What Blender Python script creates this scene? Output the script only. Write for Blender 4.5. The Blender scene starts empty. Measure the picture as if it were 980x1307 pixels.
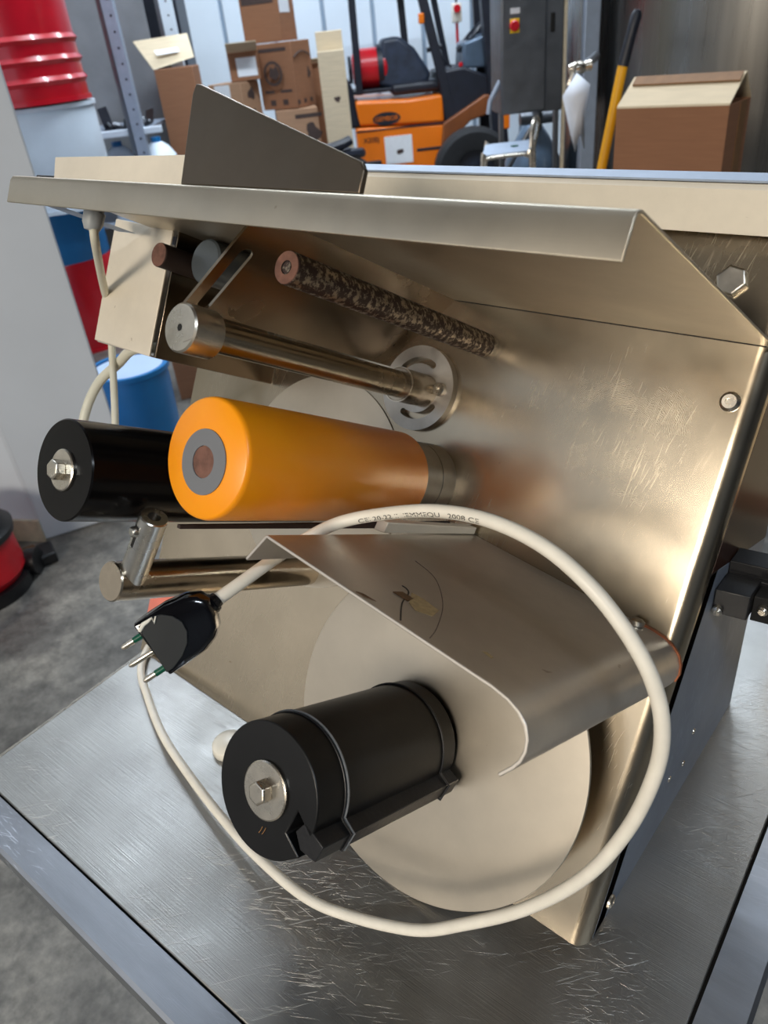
import bpy, bmesh, math, random
from mathutils import Vector, Matrix
random.seed(7)
C = bpy.context.scene.collection
S = bpy.context.scene
PI = math.pi
TZ = 0.85                                   # height of the table top above the floor
YAW = math.radians(43.67)

# ------------------------------------------------------------------ camera
CR = Vector((0.76055172, 0.642202, -0.09559122))       # camera right / down / forward in the world
CD = Vector((0.28562782, -0.46314887, -0.83899337))
CF = Vector((-0.58307618, 0.61079433, -0.53567942))
CP = Vector((0.15031796, -0.35692187, 0.7361629 + TZ))
cam = bpy.data.cameras.new('camera'); co = bpy.data.objects.new('camera', cam); C.objects.link(co)
cam.sensor_fit = 'VERTICAL'; cam.sensor_height = 36; cam.lens = 963.5 / 1307 * 36
m = Matrix((CR, -CD, -CF)).transposed().to_4x4(); m.translation = CP
co.matrix_world = m
cam.clip_start = 0.02; cam.clip_end = 200
cam.dof.use_dof = True; cam.dof.focus_distance = 0.66; cam.dof.aperture_fstop = 9.5
S.camera = co

# ------------------------------------------------------------------ world, lights, exposure
w = bpy.data.worlds.new('world'); S.world = w; w.use_nodes = True
nt = w.node_tree; bg = nt.nodes['Background']
tc = nt.nodes.new('ShaderNodeTexCoord'); sep = nt.nodes.new('ShaderNodeSeparateXYZ'); cr = nt.nodes.new('ShaderNodeValToRGB')
nt.links.new(tc.outputs['Generated'], sep.inputs[0]); nt.links.new(sep.outputs['Z'], cr.inputs[0]); nt.links.new(cr.outputs[0], bg.inputs[0])
cr.color_ramp.elements[0].position = 0.0; cr.color_ramp.elements[0].color = (0.74, 0.71, 0.66, 1)
cr.color_ramp.elements[1].position = 0.6; cr.color_ramp.elements[1].color = (0.50, 0.60, 0.74, 1)
e = cr.color_ramp.elements.new(0.08); e.color = (0.86, 0.84, 0.80, 1)
bg.inputs[1].default_value = 0.95

def area(name, loc, target, sx, sy, power, col):
    l = bpy.data.lights.new(name, 'AREA'); l.shape = 'RECTANGLE'; l.size = sx; l.size_y = sy; l.energy = power; l.color = col
    o = bpy.data.objects.new(name, l); C.objects.link(o); o.location = loc
    o.rotation_euler = (Vector(target) - Vector(loc)).to_track_quat('-Z', 'Y').to_euler(); return o
KEY = area('bay_lamp', (0.35, -4.4, 3.15), (-0.25, 0.1, 1.15), 1.2, 0.9, 72, (1.0, 0.90, 0.76))
KEY.data.spread = math.radians(120)

S.view_settings.view_transform = 'Standard'; S.view_settings.look = 'None'
S.view_settings.exposure = 0.0; S.view_settings.gamma = 1.0; S.view_settings.use_curve_mapping = False

# ------------------------------------------------------------------ materials
def new_mat(name):
    mt = bpy.data.materials.new(name); mt.use_nodes = True
    return mt, mt.node_tree, mt.node_tree.nodes['Principled BSDF']
def lin(c):
    return tuple((x / 12.92 if x <= 0.04045 else ((x + 0.055) / 1.055) ** 2.4) for x in [v / 255 for v in c]) + (1,)
def noise(nt, scale, stretch=(1, 1, 1), rot=(0, 0, 0), detail=4, rough=0.55, coord='Object', dist=0.0):
    t = nt.nodes.new('ShaderNodeTexCoord'); mp = nt.nodes.new('ShaderNodeMapping'); n = nt.nodes.new('ShaderNodeTexNoise')
    mp.inputs['Scale'].default_value = stretch; mp.inputs['Rotation'].default_value = rot
    mp.vector_type = 'TEXTURE' if rot != (0, 0, 0) else 'POINT'
    if mp.vector_type == 'TEXTURE': mp.inputs['Scale'].default_value = tuple(1 / s for s in stretch)
    n.inputs['Scale'].default_value = scale; n.inputs['Detail'].default_value = detail; n.inputs['Roughness'].default_value = rough
    n.inputs['Distortion'].default_value = dist
    nt.links.new(t.outputs[coord], mp.inputs[0]); nt.links.new(mp.outputs[0], n.inputs['Vector'])
    return n.outputs['Fac']
def ramp(nt, fac, stops):
    r = nt.nodes.new('ShaderNodeValToRGB'); el = r.color_ramp.elements
    el[0].position, el[0].color = stops[0][0], stops[0][1]; el[1].position, el[1].color = stops[-1][0], stops[-1][1]
    for p, c in stops[1:-1]:
        e = el.new(p); e.color = c
    nt.links.new(fac, r.inputs[0]); return r.outputs[0]
def g(v): return (v, v, v, 1)
def mix(nt, a, b, fac, mode='MIX'):
    x = nt.nodes.new('ShaderNodeMix'); x.data_type = 'RGBA'; x.blend_type = mode
    for s, v in ((0, fac), (6, a), (7, b)):
        if isinstance(v, (int, float, tuple)): x.inputs[s].default_value = v
        else: nt.links.new(v, x.inputs[s])
    return x.outputs[2]
def bump(nt, bsdf, h, strength, dist=0.001):
    b = nt.nodes.new('ShaderNodeBump'); b.inputs['Strength'].default_value = strength; b.inputs['Distance'].default_value = dist
    nt.links.new(h, b.inputs['Height']); nt.links.new(b.outputs[0], bsdf.inputs['Normal'])
def plain(name, rgb, rough=0.5, metal=0.0, var=0.12, scale=30, bmp=0.0, coat=0.0, spec=0.5):
    mt, nt, b = new_mat(name); c = lin(rgb)
    f = noise(nt, scale)
    lo = tuple(x * (1 - var) for x in c[:3]) + (1,); hi = tuple(min(1, x * (1 + var)) for x in c[:3]) + (1,)
    nt.links.new(ramp(nt, f, [(0.3, lo), (0.7, hi)]), b.inputs['Base Color'])
    b.inputs['Roughness'].default_value = rough; b.inputs['Metallic'].default_value = metal
    b.inputs['Coat Weight'].default_value = coat; b.inputs['Specular IOR Level'].default_value = spec
    if bmp: bump(nt, b, noise(nt, scale * 6), bmp)
    return mt
def steel(name, rgb, rough=(0.22, 0.42), stretch=(1, 1, 1), rot=(0, 0, 0), scale=6, grain=(2, 200, 200), gstr=0.05,
          scratches=0, sdir=0.0, stain=0.0, metal=1.0, swirl=False, sth=0.60):
    """brushed or worn stainless: blotchy gloss, fine grain, optional scratch families and brown stains"""
    mt, nt, b = new_mat(name); c = lin(rgb); b.inputs['Metallic'].default_value = metal
    f = noise(nt, scale, stretch, rot, 5, 0.6)
    r = ramp(nt, f, [(0.3, g(rough[0])), (0.7, g(rough[1]))])
    lo = tuple(x * 0.86 for x in c[:3]) + (1,)
    col = ramp(nt, noise(nt, scale * 1.7, stretch, rot, 6, 0.65), [(0.32, lo), (0.66, c)])
    gr = noise(nt, 6, grain, rot, 2, 0.5)
    h = gr
    if scratches:
        acc = None
        for k, (ang, sc, th) in enumerate([(sdir, 3.0, 0.70), (sdir + 0.35, 2.2, 0.71), (sdir - 0.5, 2.6, 0.72), (sdir + 1.3, 2.4, 0.74)][:scratches]):
            s = noise(nt, sc * 3, (4, 90, 4) if k < 3 else (7, 120, 7), (0, 0, ang), 2, 0.5)
            s = ramp(nt, s, [(th - 0.06, g(0)), (th, g(1))])
            acc = s if acc is None else mix(nt, acc, s, 1.0, 'LIGHTEN')
        if swirl:                                   # circular wiping scratches round one spot of the plate
            t = nt.nodes.new('ShaderNodeTexCoord'); mp = nt.nodes.new('ShaderNodeMapping'); mp.inputs['Location'].default_value = (0.105, -0.232, -0.405)
            wv = nt.nodes.new('ShaderNodeTexWave'); wv.wave_type = 'RINGS'; wv.rings_direction = 'SPHERICAL'; wv.inputs['Scale'].default_value = 230
            wv.inputs['Distortion'].default_value = 14; wv.inputs['Detail'].default_value = 3; wv.inputs['Detail Scale'].default_value = 0.6
            nt.links.new(t.outputs['Object'], mp.inputs[0]); nt.links.new(mp.outputs[0], wv.inputs['Vector'])
            ln = nt.nodes.new('ShaderNodeVectorMath'); ln.operation = 'LENGTH'; nt.links.new(mp.outputs[0], ln.inputs[0])
            zone = ramp(nt, ln.outputs['Value'], [(0.0, g(0.1)), (0.03, g(0.55)), (0.05, g(0.8)), (0.058, g(0.3)), (0.11, g(0))])
            sw_ = ramp(nt, wv.outputs['Fac'], [(0.62, g(0)), (0.92, g(1))])
            sw_ = mix(nt, (0, 0, 0, 1), sw_, mix(nt, (0, 0, 0, 1), zone, ramp(nt, noise(nt, 24, detail=5, rough=0.7), [(0.45, g(0)), (0.66, g(1))])))
        mask = ramp(nt, noise(nt, 5, (1, 1, 1), (0, 0, 0), 3), [(0.45, g(0.0)), (0.62, g(0.5 if swirl else 1))])
        acc = mix(nt, (0, 0, 0, 1), acc, mask)
        if swirl: acc = mix(nt, acc, sw_, 1.0, 'LIGHTEN')
        h = mix(nt, gr, acc, 0.5)
        col = mix(nt, col, tuple(min(1, x * (1.25 if swirl else 1.5)) for x in c[:3]) + (1,), mix(nt, (0, 0, 0, 1), acc, 0.6 if swirl else 0.95))
    if stain:
        s = ramp(nt, noise(nt, 55, (1, 1, 1), (0, 0, 0), 3, 0.6, dist=0.6), [(0.735, g(0)), (0.76, g(stain))])
        col = mix(nt, col, lin((120, 84, 48)), s)
    if scratches: r = mix(nt, r, g(0.42 if swirl else 0.6), acc)
    nt.links.new(r, b.inputs['Roughness'])
    nt.links.new(col, b.inputs['Base Color'])
    bump(nt, b, h, gstr, 0.0006)
    return mt

ST = lambda *a, **k: steel(*a, **k)
M = {}
M['face'] = steel('face_plate_steel', (190, 177, 156), (0.17, 0.30), scale=5, scratches=2, sdir=1.1, stain=0.5, gstr=0.07, grain=(60, 2, 60), swirl=True)
M['hood'] = steel('hood_steel', (206, 196, 178), (0.34, 0.48), scale=6, gstr=0.05, stain=0.3)
M['shelf'] = steel('shelf_steel', (216, 208, 198), (0.34, 0.46), scale=7, metal=0.85, gstr=0.05, stain=0.5, grain=(200, 3, 3))
M['disc'] = steel('disc_steel', (206, 196, 180), (0.34, 0.46), scale=4, gstr=0.03, stain=0.25)
M['rod'] = steel('turned_steel', (190, 178, 160), (0.16, 0.30), scale=20, gstr=0.04)
M['bright'] = steel('bright_steel', (222, 214, 200), (0.22, 0.36), scale=40, gstr=0.05, stain=0.4)
M['alu'] = steel('aluminium', (214, 212, 206), (0.2, 0.34), scale=25, gstr=0.05)
M['collar'] = steel('collar_steel', (186, 182, 176), (0.3, 0.5), scale=30, gstr=0.08)
M['cheek'] = steel('side_steel', (150, 160, 176), (0.5, 0.62), scale=8, gstr=0.04, scratches=1, metal=0.75)
M['cream'] = steel('cream_steel', (236, 226, 208), (0.45, 0.6), scale=6, gstr=0.03, stain=0.4, metal=0.35)
M['table'] = steel('table_steel', (176, 175, 172), (0.28, 0.52), scale=7, scratches=4, sdir=0.5, gstr=0.8, stain=0.1)
M['table_rim'] = steel('table_rim_steel', (176, 180, 188), (0.28, 0.42), stretch=(1, 6, 1), scale=6, scratches=2, sdir=0.0, gstr=0.15)
M['tank'] = steel('tank_steel', (128, 126, 122), (0.22, 0.36), stretch=(3, 3, 0.1), scale=5, gstr=0.05, grain=(2, 2, 90))
M['cab'] = steel('cabinet_steel', (120, 124, 130), (0.36, 0.5), scale=8, gstr=0.05)
M['galv'] = steel('galvanised', (160, 172, 190), (0.5, 0.6), scale=12, gstr=0.05, metal=0.3)
# rusty shaft
def rusty(name, rgb, thr, sc):
    mt, nt, b = new_mat(name)
    f = noise(nt, sc, (1, 1, 1), (0, 0, 0), 6, 0.7)
    s = ramp(nt, f, [(thr - 0.04, g(0)), (thr + 0.04, g(1))])
    nt.links.new(mix(nt, lin((150, 138, 122)), lin(rgb), s), b.inputs['Base Color'])
    nt.links.new(ramp(nt, s, [(0, g(0.85)), (1, g(0.15))]), b.inputs['Metallic'])
    nt.links.new(ramp(nt, s, [(0, g(0.28)), (1, g(0.62))]), b.inputs['Roughness'])
    bump(nt, b, f, 0.5, 0.001); return mt
M['rust'] = rusty('rusty_shaft', (50, 33, 30), 0.47, 190)
M['rust_face'] = plain('rust_end', (112, 78, 66), 0.75, 0.1, 0.3, 120, 0.3)
M['rust2'] = rusty('brown_shaft', (46, 32, 27), 0.30, 60)
# rollers
mt, nt_, b = new_mat('amber_polyurethane')
f = noise(nt_, 6, (1, 1, 1), detail=4)
nt_.links.new(ramp(nt_, f, [(0.25, lin((240, 136, 4))), (0.75, lin((254, 162, 14)))]), b.inputs['Base Color'])
b.inputs['Roughness'].default_value = 0.36; b.inputs['Subsurface Weight'].default_value = 0.12
b.inputs['Subsurface Radius'].default_value = (0.02, 0.008, 0.002); bump(nt_, b, noise(nt_, 90), 0.03)
M['amber'] = mt
M['black_gloss'] = plain('black_roller_gloss', (12, 11, 12), 0.2, 0, 0.3, 12, 0.02, 0, 0.22)
M['black_matt'] = plain('black_nylon', (15, 15, 16), 0.36, 0, 0.35, 18, 0.08, 0, 0.35)
M['black_block'] = plain('black_block', (30, 30, 32), 0.4, 0, 0.2, 40, 0.3, 0, 0.35)
M['grey_ring'] = plain('grey_pvc', (112, 114, 118), 0.5, 0, 0.06, 20)
M['rubber_band'] = plain('grey_rubber_band', (112, 114, 116), 0.6, 0, 0.2, 200)
M['dark'] = plain('dark_gap', (10, 9, 9), 0.7)
M['brown_reflection'] = plain('dark_brown_reflection', (46, 27, 20), 0.3, 0, 0.3, 9, 0, 0, 0.15)
M['black_plastic'] = plain('black_plastic', (24, 24, 26), 0.38, 0, 0.2, 60, 0.1)
M['cable'] = plain('white_cable', (232, 226, 212), 0.42, 0, 0.05, 60, 0.02)
M['cable_thin'] = plain('cream_cable', (206, 204, 188), 0.45, 0, 0.05, 40)
M['ink'] = plain('black_ink', (40, 38, 36), 0.7, 0, 0.1)
M['plug_black'] = plain('plug_black_gloss', (12, 13, 17), 0.12, 0, 0.2, 30, 0, 0.4)
M['plug_grey'] = plain('plug_dark_grey', (36, 39, 41), 0.5, 0, 0.1, 40, 0.05, 0, 0.3)
M['green'] = plain('green_sleeve', (0, 78, 58), 0.35)
M['gland'] = plain('gland_grey', (158, 164, 168), 0.45)
M['motor'] = plain('motor_grey', (104, 112, 118), 0.3, 0.5, 0.2, 10)
M['white_plastic'] = plain('white_plastic', (232, 228, 216), 0.3)
M['cork'] = plain('brown_patch', (128, 92, 56), 0.7)
M['pink'] = plain('painted_red_reflection', (226, 128, 112), 0.45, 0.1, 0.15, 12)
M['stain'] = plain('brown_burn', (92, 62, 34), 0.6, 0, 0.4, 200)
M['tanstain'] = plain('tan_glue', (168, 142, 100), 0.6, 0, 0.2, 300)
M['edge_rust'] = plain('orange_rust', (150, 84, 48), 0.7, 0, 0.3, 200)
# background
M['pillar'] = plain('pillar_paint', (226, 232, 240), 0.6, 0, 0.03, 3)
M['wall'] = plain('wall_panel_white', (214, 226, 238), 0.4, 0, 0.03, 2)
M['rib'] = plain('wall_panel_joint', (140, 158, 176), 0.5, 0, 0.05, 2)
M['dim_wall'] = plain('dim_plaster', (128, 130, 134), 0.8, 0, 0.15, 3)
M['ceil'] = plain('ceiling_boards', (104, 88, 74), 0.7, 0, 0.1, 2)
M['fin'] = steel('fin_dark_reflection', (112, 101, 88), (0.34, 0.46), scale=7, gstr=0.05)  # the fin's dark reflection is put into its steel colour
M['plate'] = steel('guide_plate_steel', (150, 136, 118), (0.16, 0.28), scale=7, gstr=0.05, stain=0.4)
M['plaster'] = plain('cream_plaster', (214, 204, 186), 0.8, 0, 0.05, 2)
mt, nt_, b = new_mat('rooflight_sheet'); b.inputs['Base Color'].default_value = (.8, .86, .95, 1); b.inputs['Emission Color'].default_value = (0.80, 0.90, 1.0, 1); b.inputs['Emission Strength'].default_value = 1.2
M['rooflight'] = mt
M['red'] = plain('red_drum_paint', (196, 16, 36), 0.28, 0, 0.10, 5, 0, 0.3)
M['white_drum'] = plain('white_drum_paint', (214, 226, 238), 0.4, 0, 0.05, 5)
M['blue'] = plain('blue_drum_paint', (20, 108, 168), 0.35, 0, 0.1, 5)
M['lid'] = plain('pale_lid', (176, 194, 220), 0.4, 0, 0.05, 5)
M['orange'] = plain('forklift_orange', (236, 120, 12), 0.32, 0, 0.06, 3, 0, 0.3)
M['orange_shaded'] = plain('forklift_orange_shaded', (122, 66, 26), 0.5, 0, 0.2, 6)  # forklift orange with the fender's shade put into the colour
M['fork_black'] = plain('forklift_black', (22, 27, 40), 0.45, 0, 0.25, 10)
M['tyre'] = plain('tyre_rubber', (26, 28, 32), 0.8, 0, 0.2, 20, 0.3)
M['hose_red'] = plain('gas_bottle_red', (200, 22, 36), 0.3, 0, 0.1, 10)
M['seat'] = plain('seat_vinyl', (44, 54, 72), 0.45, 0, 0.3, 12)
M['paper'] = plain('paper_white', (232, 236, 242), 0.7, 0, 0.03)
M['yellow'] = plain('pole_yellow', (232, 166, 12), 0.4, 0, 0.06, 10)
M['sign_yellow'] = plain('switch_yellow', (240, 200, 20), 0.4)
M['cloth'] = plain('white_cloth', (222, 228, 240), 0.8, 0, 0.05, 20, 0.2)
M['cream_pipe'] = plain('cream_conduit', (206, 192, 166), 0.5)
M['window_sheet'] = plain('blue_grey_sheet', (90, 108, 128), 0.3, 0.3, 0.3, 4)
def card(name, rgb):
    mt, nt, b = new_mat(name); c = lin(rgb)
    f = noise(nt, 8, (1, 1, 14), detail=3)
    nt.links.new(ramp(nt, f, [(0.3, tuple(x * .86 for x in c[:3]) + (1,)), (0.7, c)]), b.inputs['Base Color'])
    b.inputs['Roughness'].default_value = 0.8; return mt
M['card'] = card('cardboard', (176, 138, 108)); M['card2'] = card('brown_cardboard', (150, 104, 74)); M['card_pale'] = card('pale_cardboard', (214, 196, 166))
M['card_ink'] = plain('carton_print', (70, 56, 52), 0.8)
# floor: worn concrete
mt, nt_, b = new_mat('worn_concrete')
a1 = noise(nt_, 3.2, detail=8, rough=0.65); a2 = noise(nt_, 16, (1, 1, 1), detail=6, rough=0.7); a3 = noise(nt_, 70, detail=4)
c1 = ramp(nt_, a1, [(0.32, lin((78, 76, 74))), (0.5, lin((116, 114, 110))), (0.68, lin((158, 154, 146)))])
c1 = mix(nt_, c1, ramp(nt_, a2, [(0.34, lin((70, 70, 70))), (0.6, lin((190, 188, 184)))]), 0.5, 'OVERLAY')
nt_.links.new(mix(nt_, c1, ramp(nt_, a3, [(0.3, g(0.3)), (0.7, g(0.75))]), 0.25, 'OVERLAY'), b.inputs['Base Color'])
nt_.links.new(ramp(nt_, a2, [(0.3, g(0.3)), (0.7, g(0.6))]), b.inputs['Roughness']); bump(nt_, b, a2, 0.25, 0.004)
M['floor'] = mt

# ------------------------------------------------------------------ mesh building helpers
class MB:
    def __init__(s): s.bm = bmesh.new()
    def poly(s, pts): return s.bm.faces.new([s.bm.verts.new(p) for p in pts])
    def box(s, x0, x1, y0, y1, z0, z1, f=None):
        f = f or (lambda x, y, z: (x, y, z))
        v = [s.bm.verts.new(f(x, y, z)) for z in (z0, z1) for y in (y0, y1) for x in (x0, x1)]
        for q in ((0, 2, 3, 1), (4, 5, 7, 6), (0, 1, 5, 4), (2, 6, 7, 3), (0, 4, 6, 2), (1, 3, 7, 5)): s.bm.faces.new([v[i] for i in q])
        return s
    def lathe(s, p0, d, prof, n=48, closed=False):
        """prof: (t along d, radius) list; radius 0 ends are closed to a point"""
        p0 = Vector(p0); d = Vector(d).normalized(); a = d.orthogonal().normalized(); b_ = d.cross(a)
        rings = []
        for t, r in prof:
            if r < 1e-6: rings.append([s.bm.verts.new(p0 + d * t)])
            else: rings.append([s.bm.verts.new(p0 + d * t + (a * math.cos(k * 2 * PI / n) + b_ * math.sin(k * 2 * PI / n)) * r) for k in range(n)])
        pairs = list(zip(rings[:-1], rings[1:])) + ([(rings[-1], rings[0])] if closed else [])
        for A, B in pairs:
            for k in range(n):
                k2 = (k + 1) % n
                q = ([A[0], B[k2], B[k]] if len(A) == 1 else [A[k], A[k2], B[0]] if len(B) == 1 else [A[k], A[k2], B[k2], B[k]])
                s.bm.faces.new(q)
        return s
    def cyl(s, p0, p1, r, r1=None, n=24, ch=0.0):
        p0, p1 = Vector(p0), Vector(p1); L = (p1 - p0).length; r1 = r if r1 is None else r1
        pr = [(0, 0), (0, r - ch), (ch, r), (L - ch, r1), (L, r1 - ch), (L, 0)] if ch else [(0, 0), (0, r), (L, r1), (L, 0)]
        return s.lathe(p0, p1 - p0, pr, n)
    def tube(s, pts, r, n=12, caps=True):
        pts = [Vector(p) for p in pts]; rings = []; nrm = None
        for i, p in enumerate(pts):
            t = (pts[min(i + 1, len(pts) - 1)] - pts[max(i - 1, 0)]).normalized()
            nrm = t.orthogonal().normalized() if nrm is None else (nrm - t * nrm.dot(t)).normalized()
            bn = t.cross(nrm); rr = r[i] if isinstance(r, (list, tuple)) else r
            rings.append([s.bm.verts.new(p + (nrm * math.cos(k * 2 * PI / n) + bn * math.sin(k * 2 * PI / n)) * rr) for k in range(n)])
        for A, B in zip(rings[:-1], rings[1:]):
            for k in range(n): s.bm.faces.new([A[k], A[(k + 1) % n], B[(k + 1) % n], B[k]])
        if caps: s.bm.faces.new(rings[0][::-1]); s.bm.faces.new(rings[-1])
        return s
    def prism(s, pts, ext):
        ext = Vector(ext); A = [s.bm.verts.new(p) for p in pts]; B = [s.bm.verts.new(Vector(p) + ext) for p in pts]
        s.bm.faces.new(A); s.bm.faces.new(B[::-1]); n = len(A)
        for k in range(n): s.bm.faces.new([A[k], B[k], B[(k + 1) % n], A[(k + 1) % n]])
        return s
    def sheet(s, prof, th, f, e0, e1):
        """a bent sheet: 2D polyline prof, thickness th, f(a,b,e) -> 3D, extruded from e0 to e1"""
        n = len(prof); P = [Vector(p) for p in prof]; off = []
        for i in range(n):
            a = (P[i] - P[i - 1]).normalized() if i else (P[1] - P[0]).normalized()
            b_ = (P[i + 1] - P[i]).normalized() if i < n - 1 else a
            t = (a + b_).normalized(); nn = Vector((-t.y, t.x)); k = max(0.4, nn.dot(Vector((-a.y, a.x))))
            off.append(P[i] + nn * th / k)
        loop = P + off[::-1]
        A = [s.bm.verts.new(f(p.x, p.y, e0)) for p in loop]; B = [s.bm.verts.new(f(p.x, p.y, e1)) for p in loop]; m_ = len(loop)
        for k in range(m_): s.bm.faces.new([A[k], B[k], B[(k + 1) % m_], A[(k + 1) % m_]])
        for V in (A, B):
            for i in range(n - 1): s.bm.faces.new([V[i], V[i + 1], V[m_ - 2 - i], V[m_ - 1 - i]])
        return s
    def build(s, name, mat, parent=None, bevel=0.0, seg=2, ang=32, kind=None):
        bm = s.bm; bmesh.ops.remove_doubles(bm, verts=bm.verts, dist=1e-6)
        bmesh.ops.recalc_face_normals(bm, faces=bm.faces)
        for f in bm.faces: f.smooth = True
        for e in bm.edges:
            if len(e.link_faces) == 2 and e.calc_face_angle(0) > math.radians(ang): e.smooth = False
        me = bpy.data.meshes.new(name); bm.to_mesh(me); bm.free()
        mats = mat if isinstance(mat, list) else [mat]
        for q in mats: me.materials.append(q)
        o = bpy.data.objects.new(name, me); C.objects.link(o)
        if parent: o.parent = parent
        if bevel:
            bv = o.modifiers.new('bevel', 'BEVEL'); bv.width = bevel; bv.segments = seg; bv.limit_method = 'ANGLE'; bv.angle_limit = math.radians(35)
            bv.harden_normals = False
        if kind: o['kind'] = kind
        return o

def tag(o, label, cat, group=None):
    o['label'] = label; o['category'] = cat
    if group: o['group'] = group
    return o
def thing(name, label, cat, loc=(0, 0, 0), rz=0.0, group=None):
    o = bpy.data.objects.new(name, None); C.objects.link(o); o.empty_display_size = 0.05
    o.location = loc; o.rotation_euler = (0, 0, rz); return tag(o, label, cat, group)
def BG(r, f, z=0.0):
    """a point of the hall: r metres right and f metres ahead of the camera's foot, z above the floor"""
    return Vector((CP.x + math.cos(YAW) * r - math.sin(YAW) * f, CP.y + math.sin(YAW) * r + math.cos(YAW) * f, z))
def bgthing(name, label, cat, r, f, z=0.0, rz=0.0, group=None): return thing(name, label, cat, BG(r, f, z), YAW + rz, group)
def smooth_path(pts, k=8):
    P = [Vector(p) for p in pts]; out = []
    for i in range(len(P) - 1):
        p0, p1, p2, p3 = P[max(i - 1, 0)], P[i], P[i + 1], P[min(i + 2, len(P) - 1)]
        for j in range(k):
            t = j / k
            out.append(0.5 * ((2 * p1) + (p2 - p0) * t + (2 * p0 - 5 * p1 + 4 * p2 - p3) * t * t + (3 * p1 - p0 - 3 * p2 + p3) * t ** 3))
    out.append(P[-1]); return out
_txt = {}
def text_mesh(s, size, depth=0.0, align='CENTER'):
    cu = bpy.data.curves.new('t', 'FONT'); cu.body = s; cu.size = size; cu.extrude = depth; cu.align_x = align; cu.align_y = 'CENTER'
    cu.resolution_u = 3
    o = bpy.data.objects.new('t', cu); C.objects.link(o)
    dg = bpy.context.evaluated_depsgraph_get(); me = bpy.data.meshes.new_from_object(o.evaluated_get(dg))
    bpy.data.objects.remove(o); return me
def text(name, s, size, mat, parent, frame, depth=0.0004):
    """frame: 4x4 matrix (x along the writing, z out of the surface) in the parent's space"""
    me = text_mesh(s, size, depth); me.transform(frame); me.materials.append(mat)
    o = bpy.data.objects.new(name, me); C.objects.link(o); o.parent = parent; return o
def frame(origin, x, y):
    x = Vector(x).normalized(); y = Vector(y); z = x.cross(y).normalized(); y = z.cross(x)
    m_ = Matrix((x, y, z)).transposed().to_4x4(); m_.translation = Vector(origin); return m_

# ------------------------------------------------------------------ the hall (setting)
def structure(o): o['kind'] = 'structure'; return o
hall = Matrix.Rotation(YAW, 4, 'Z')
def H(x, y, z): return tuple(BG(x, y, z))
b = MB(); b.box(-30, 9.2, -18, 12, -0.12, 0, H); structure(b.build('floor', M['floor']))
b = MB(); b.box(-9, 9, 10.02, 10.2, 0, 5.5, H); wb = structure(b.build('wall_back', M['wall']))
x = -5.0
while x < 6.4:
    wd = 0.55
    p = MB(); p.box(x + 0.02, x + wd - 0.02, 9.97, 10.02, 0.0, 5.4, H); p.build('wall_panel', M['wall'], wb, 0.012)
    p = MB(); p.box(x + wd - 0.02, x + wd + 0.02, 10.0, 10.021, 0.0, 5.4, H); p.build('panel_joint', M['rib'], wb)
    x += wd
def wall(name, boxes, mat):
    b = MB()
    for q in boxes: b.box(*q, H)
    return structure(b.build(name, mat))
# left wall: a big open gateway beside the photographer, daylight slots above
wall('wall_left', [(-5.2, -5, -7, -5.2, 0, 5.5), (-5.2, -5, 1.2, 10, 0, 3.4), (-5.2, -5, -5.2, 1.2, 3.0, 3.4), (-5.2, -5, -5.2, 10, 5.1, 5.5), (-5.2, -5, -5.2, -4.8, 3.4, 5.1), (-5.2, -5, 4.0, 10, 3.4, 5.1)], M['plaster'])
wall('wall_front', [(-5.2, 9, -7.2, -7, 0, 5.5)], M['dim_wall'])
wall('wall_right', [(9, 9.2, -7, 10.1, 0, 5.5)], M['dim_wall'])
# ceiling with two rooflights
wall('ceiling', [(-5.2, 9.2, -7.2, 2.4, 5.5, 5.7), (-5.2, -3.6, 2.4, 10.2, 5.5, 5.7), (-1.0, 1.3, 2.4, 10.2, 5.5, 5.7), (5.2, 9.2, 2.4, 10.2, 5.5, 5.7), (-3.6, -1.0, 7.6, 10.2, 5.5, 5.7), (1.3, 5.2, 7.6, 10.2, 5.5, 5.7)], M['ceil'])
for nm, x0, x1 in (('window_1', -3.6, -1.0), ('window_2', 1.3, 5.2)):
    b = MB(); b.box(x0, x1, 2.4, 7.6, 5.60, 5.62, H); structure(b.build(nm, M['rooflight']))
# white pillar at the left
b = MB(); b.prism([H(-2.2, 2.80, 0), H(-1.36, 2.575, 0), H(-1.0, 2.73, 0), H(-1.22, 2.95, 0), H(-2.2, 3.05, 0)], (0, 0, 5.5))
pl = structure(b.build('wall_pillar', M['pillar'], None, 0.01))
b = MB(); b.prism([H(-2.2, 2.79, 0), H(-1.362, 2.563, 0), H(-1.352, 2.568, 0), H(-1.36, 2.59, 0), H(-2.2, 2.82, 0)], (0, 0, 0.10))
structure(b.build('baseboard_pillar', M['cream_pipe'], None, 0.002))
# unseen ceiling strips, added to brighten the background; the front one lights the pillar
for k, (r, f) in enumerate([(-0.8, 4.5), (1.2, 4.5), (-0.8, 8.0), (1.2, 8.0), (1.4, -3.2)]):
    t = bgthing('fill_strip', ['added strip light above the pallet rack', 'added strip light above the control cabinet', 'added far strip light above the cartons', 'added far strip light above the forklift', 'added strip light at the front of the hall, brightening the pillar'][k], 'fill light', r, f, 5.2, 0, 'added strip lights under the ceiling')
    b = MB(); b.box(-0.9, 0.9, -0.09, 0.09, 0.02, 0.1); b.build('fill_strip_housing', M['galv'], t)
    l = area('fill_strip_lamp', (0, 0, 0), (0, 0, -1), 1.7, 0.16, 130, (0.80, 0.90, 1.0)); l.location = BG(r, f, 5.18); l.rotation_euler = (0, 0, YAW)

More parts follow.
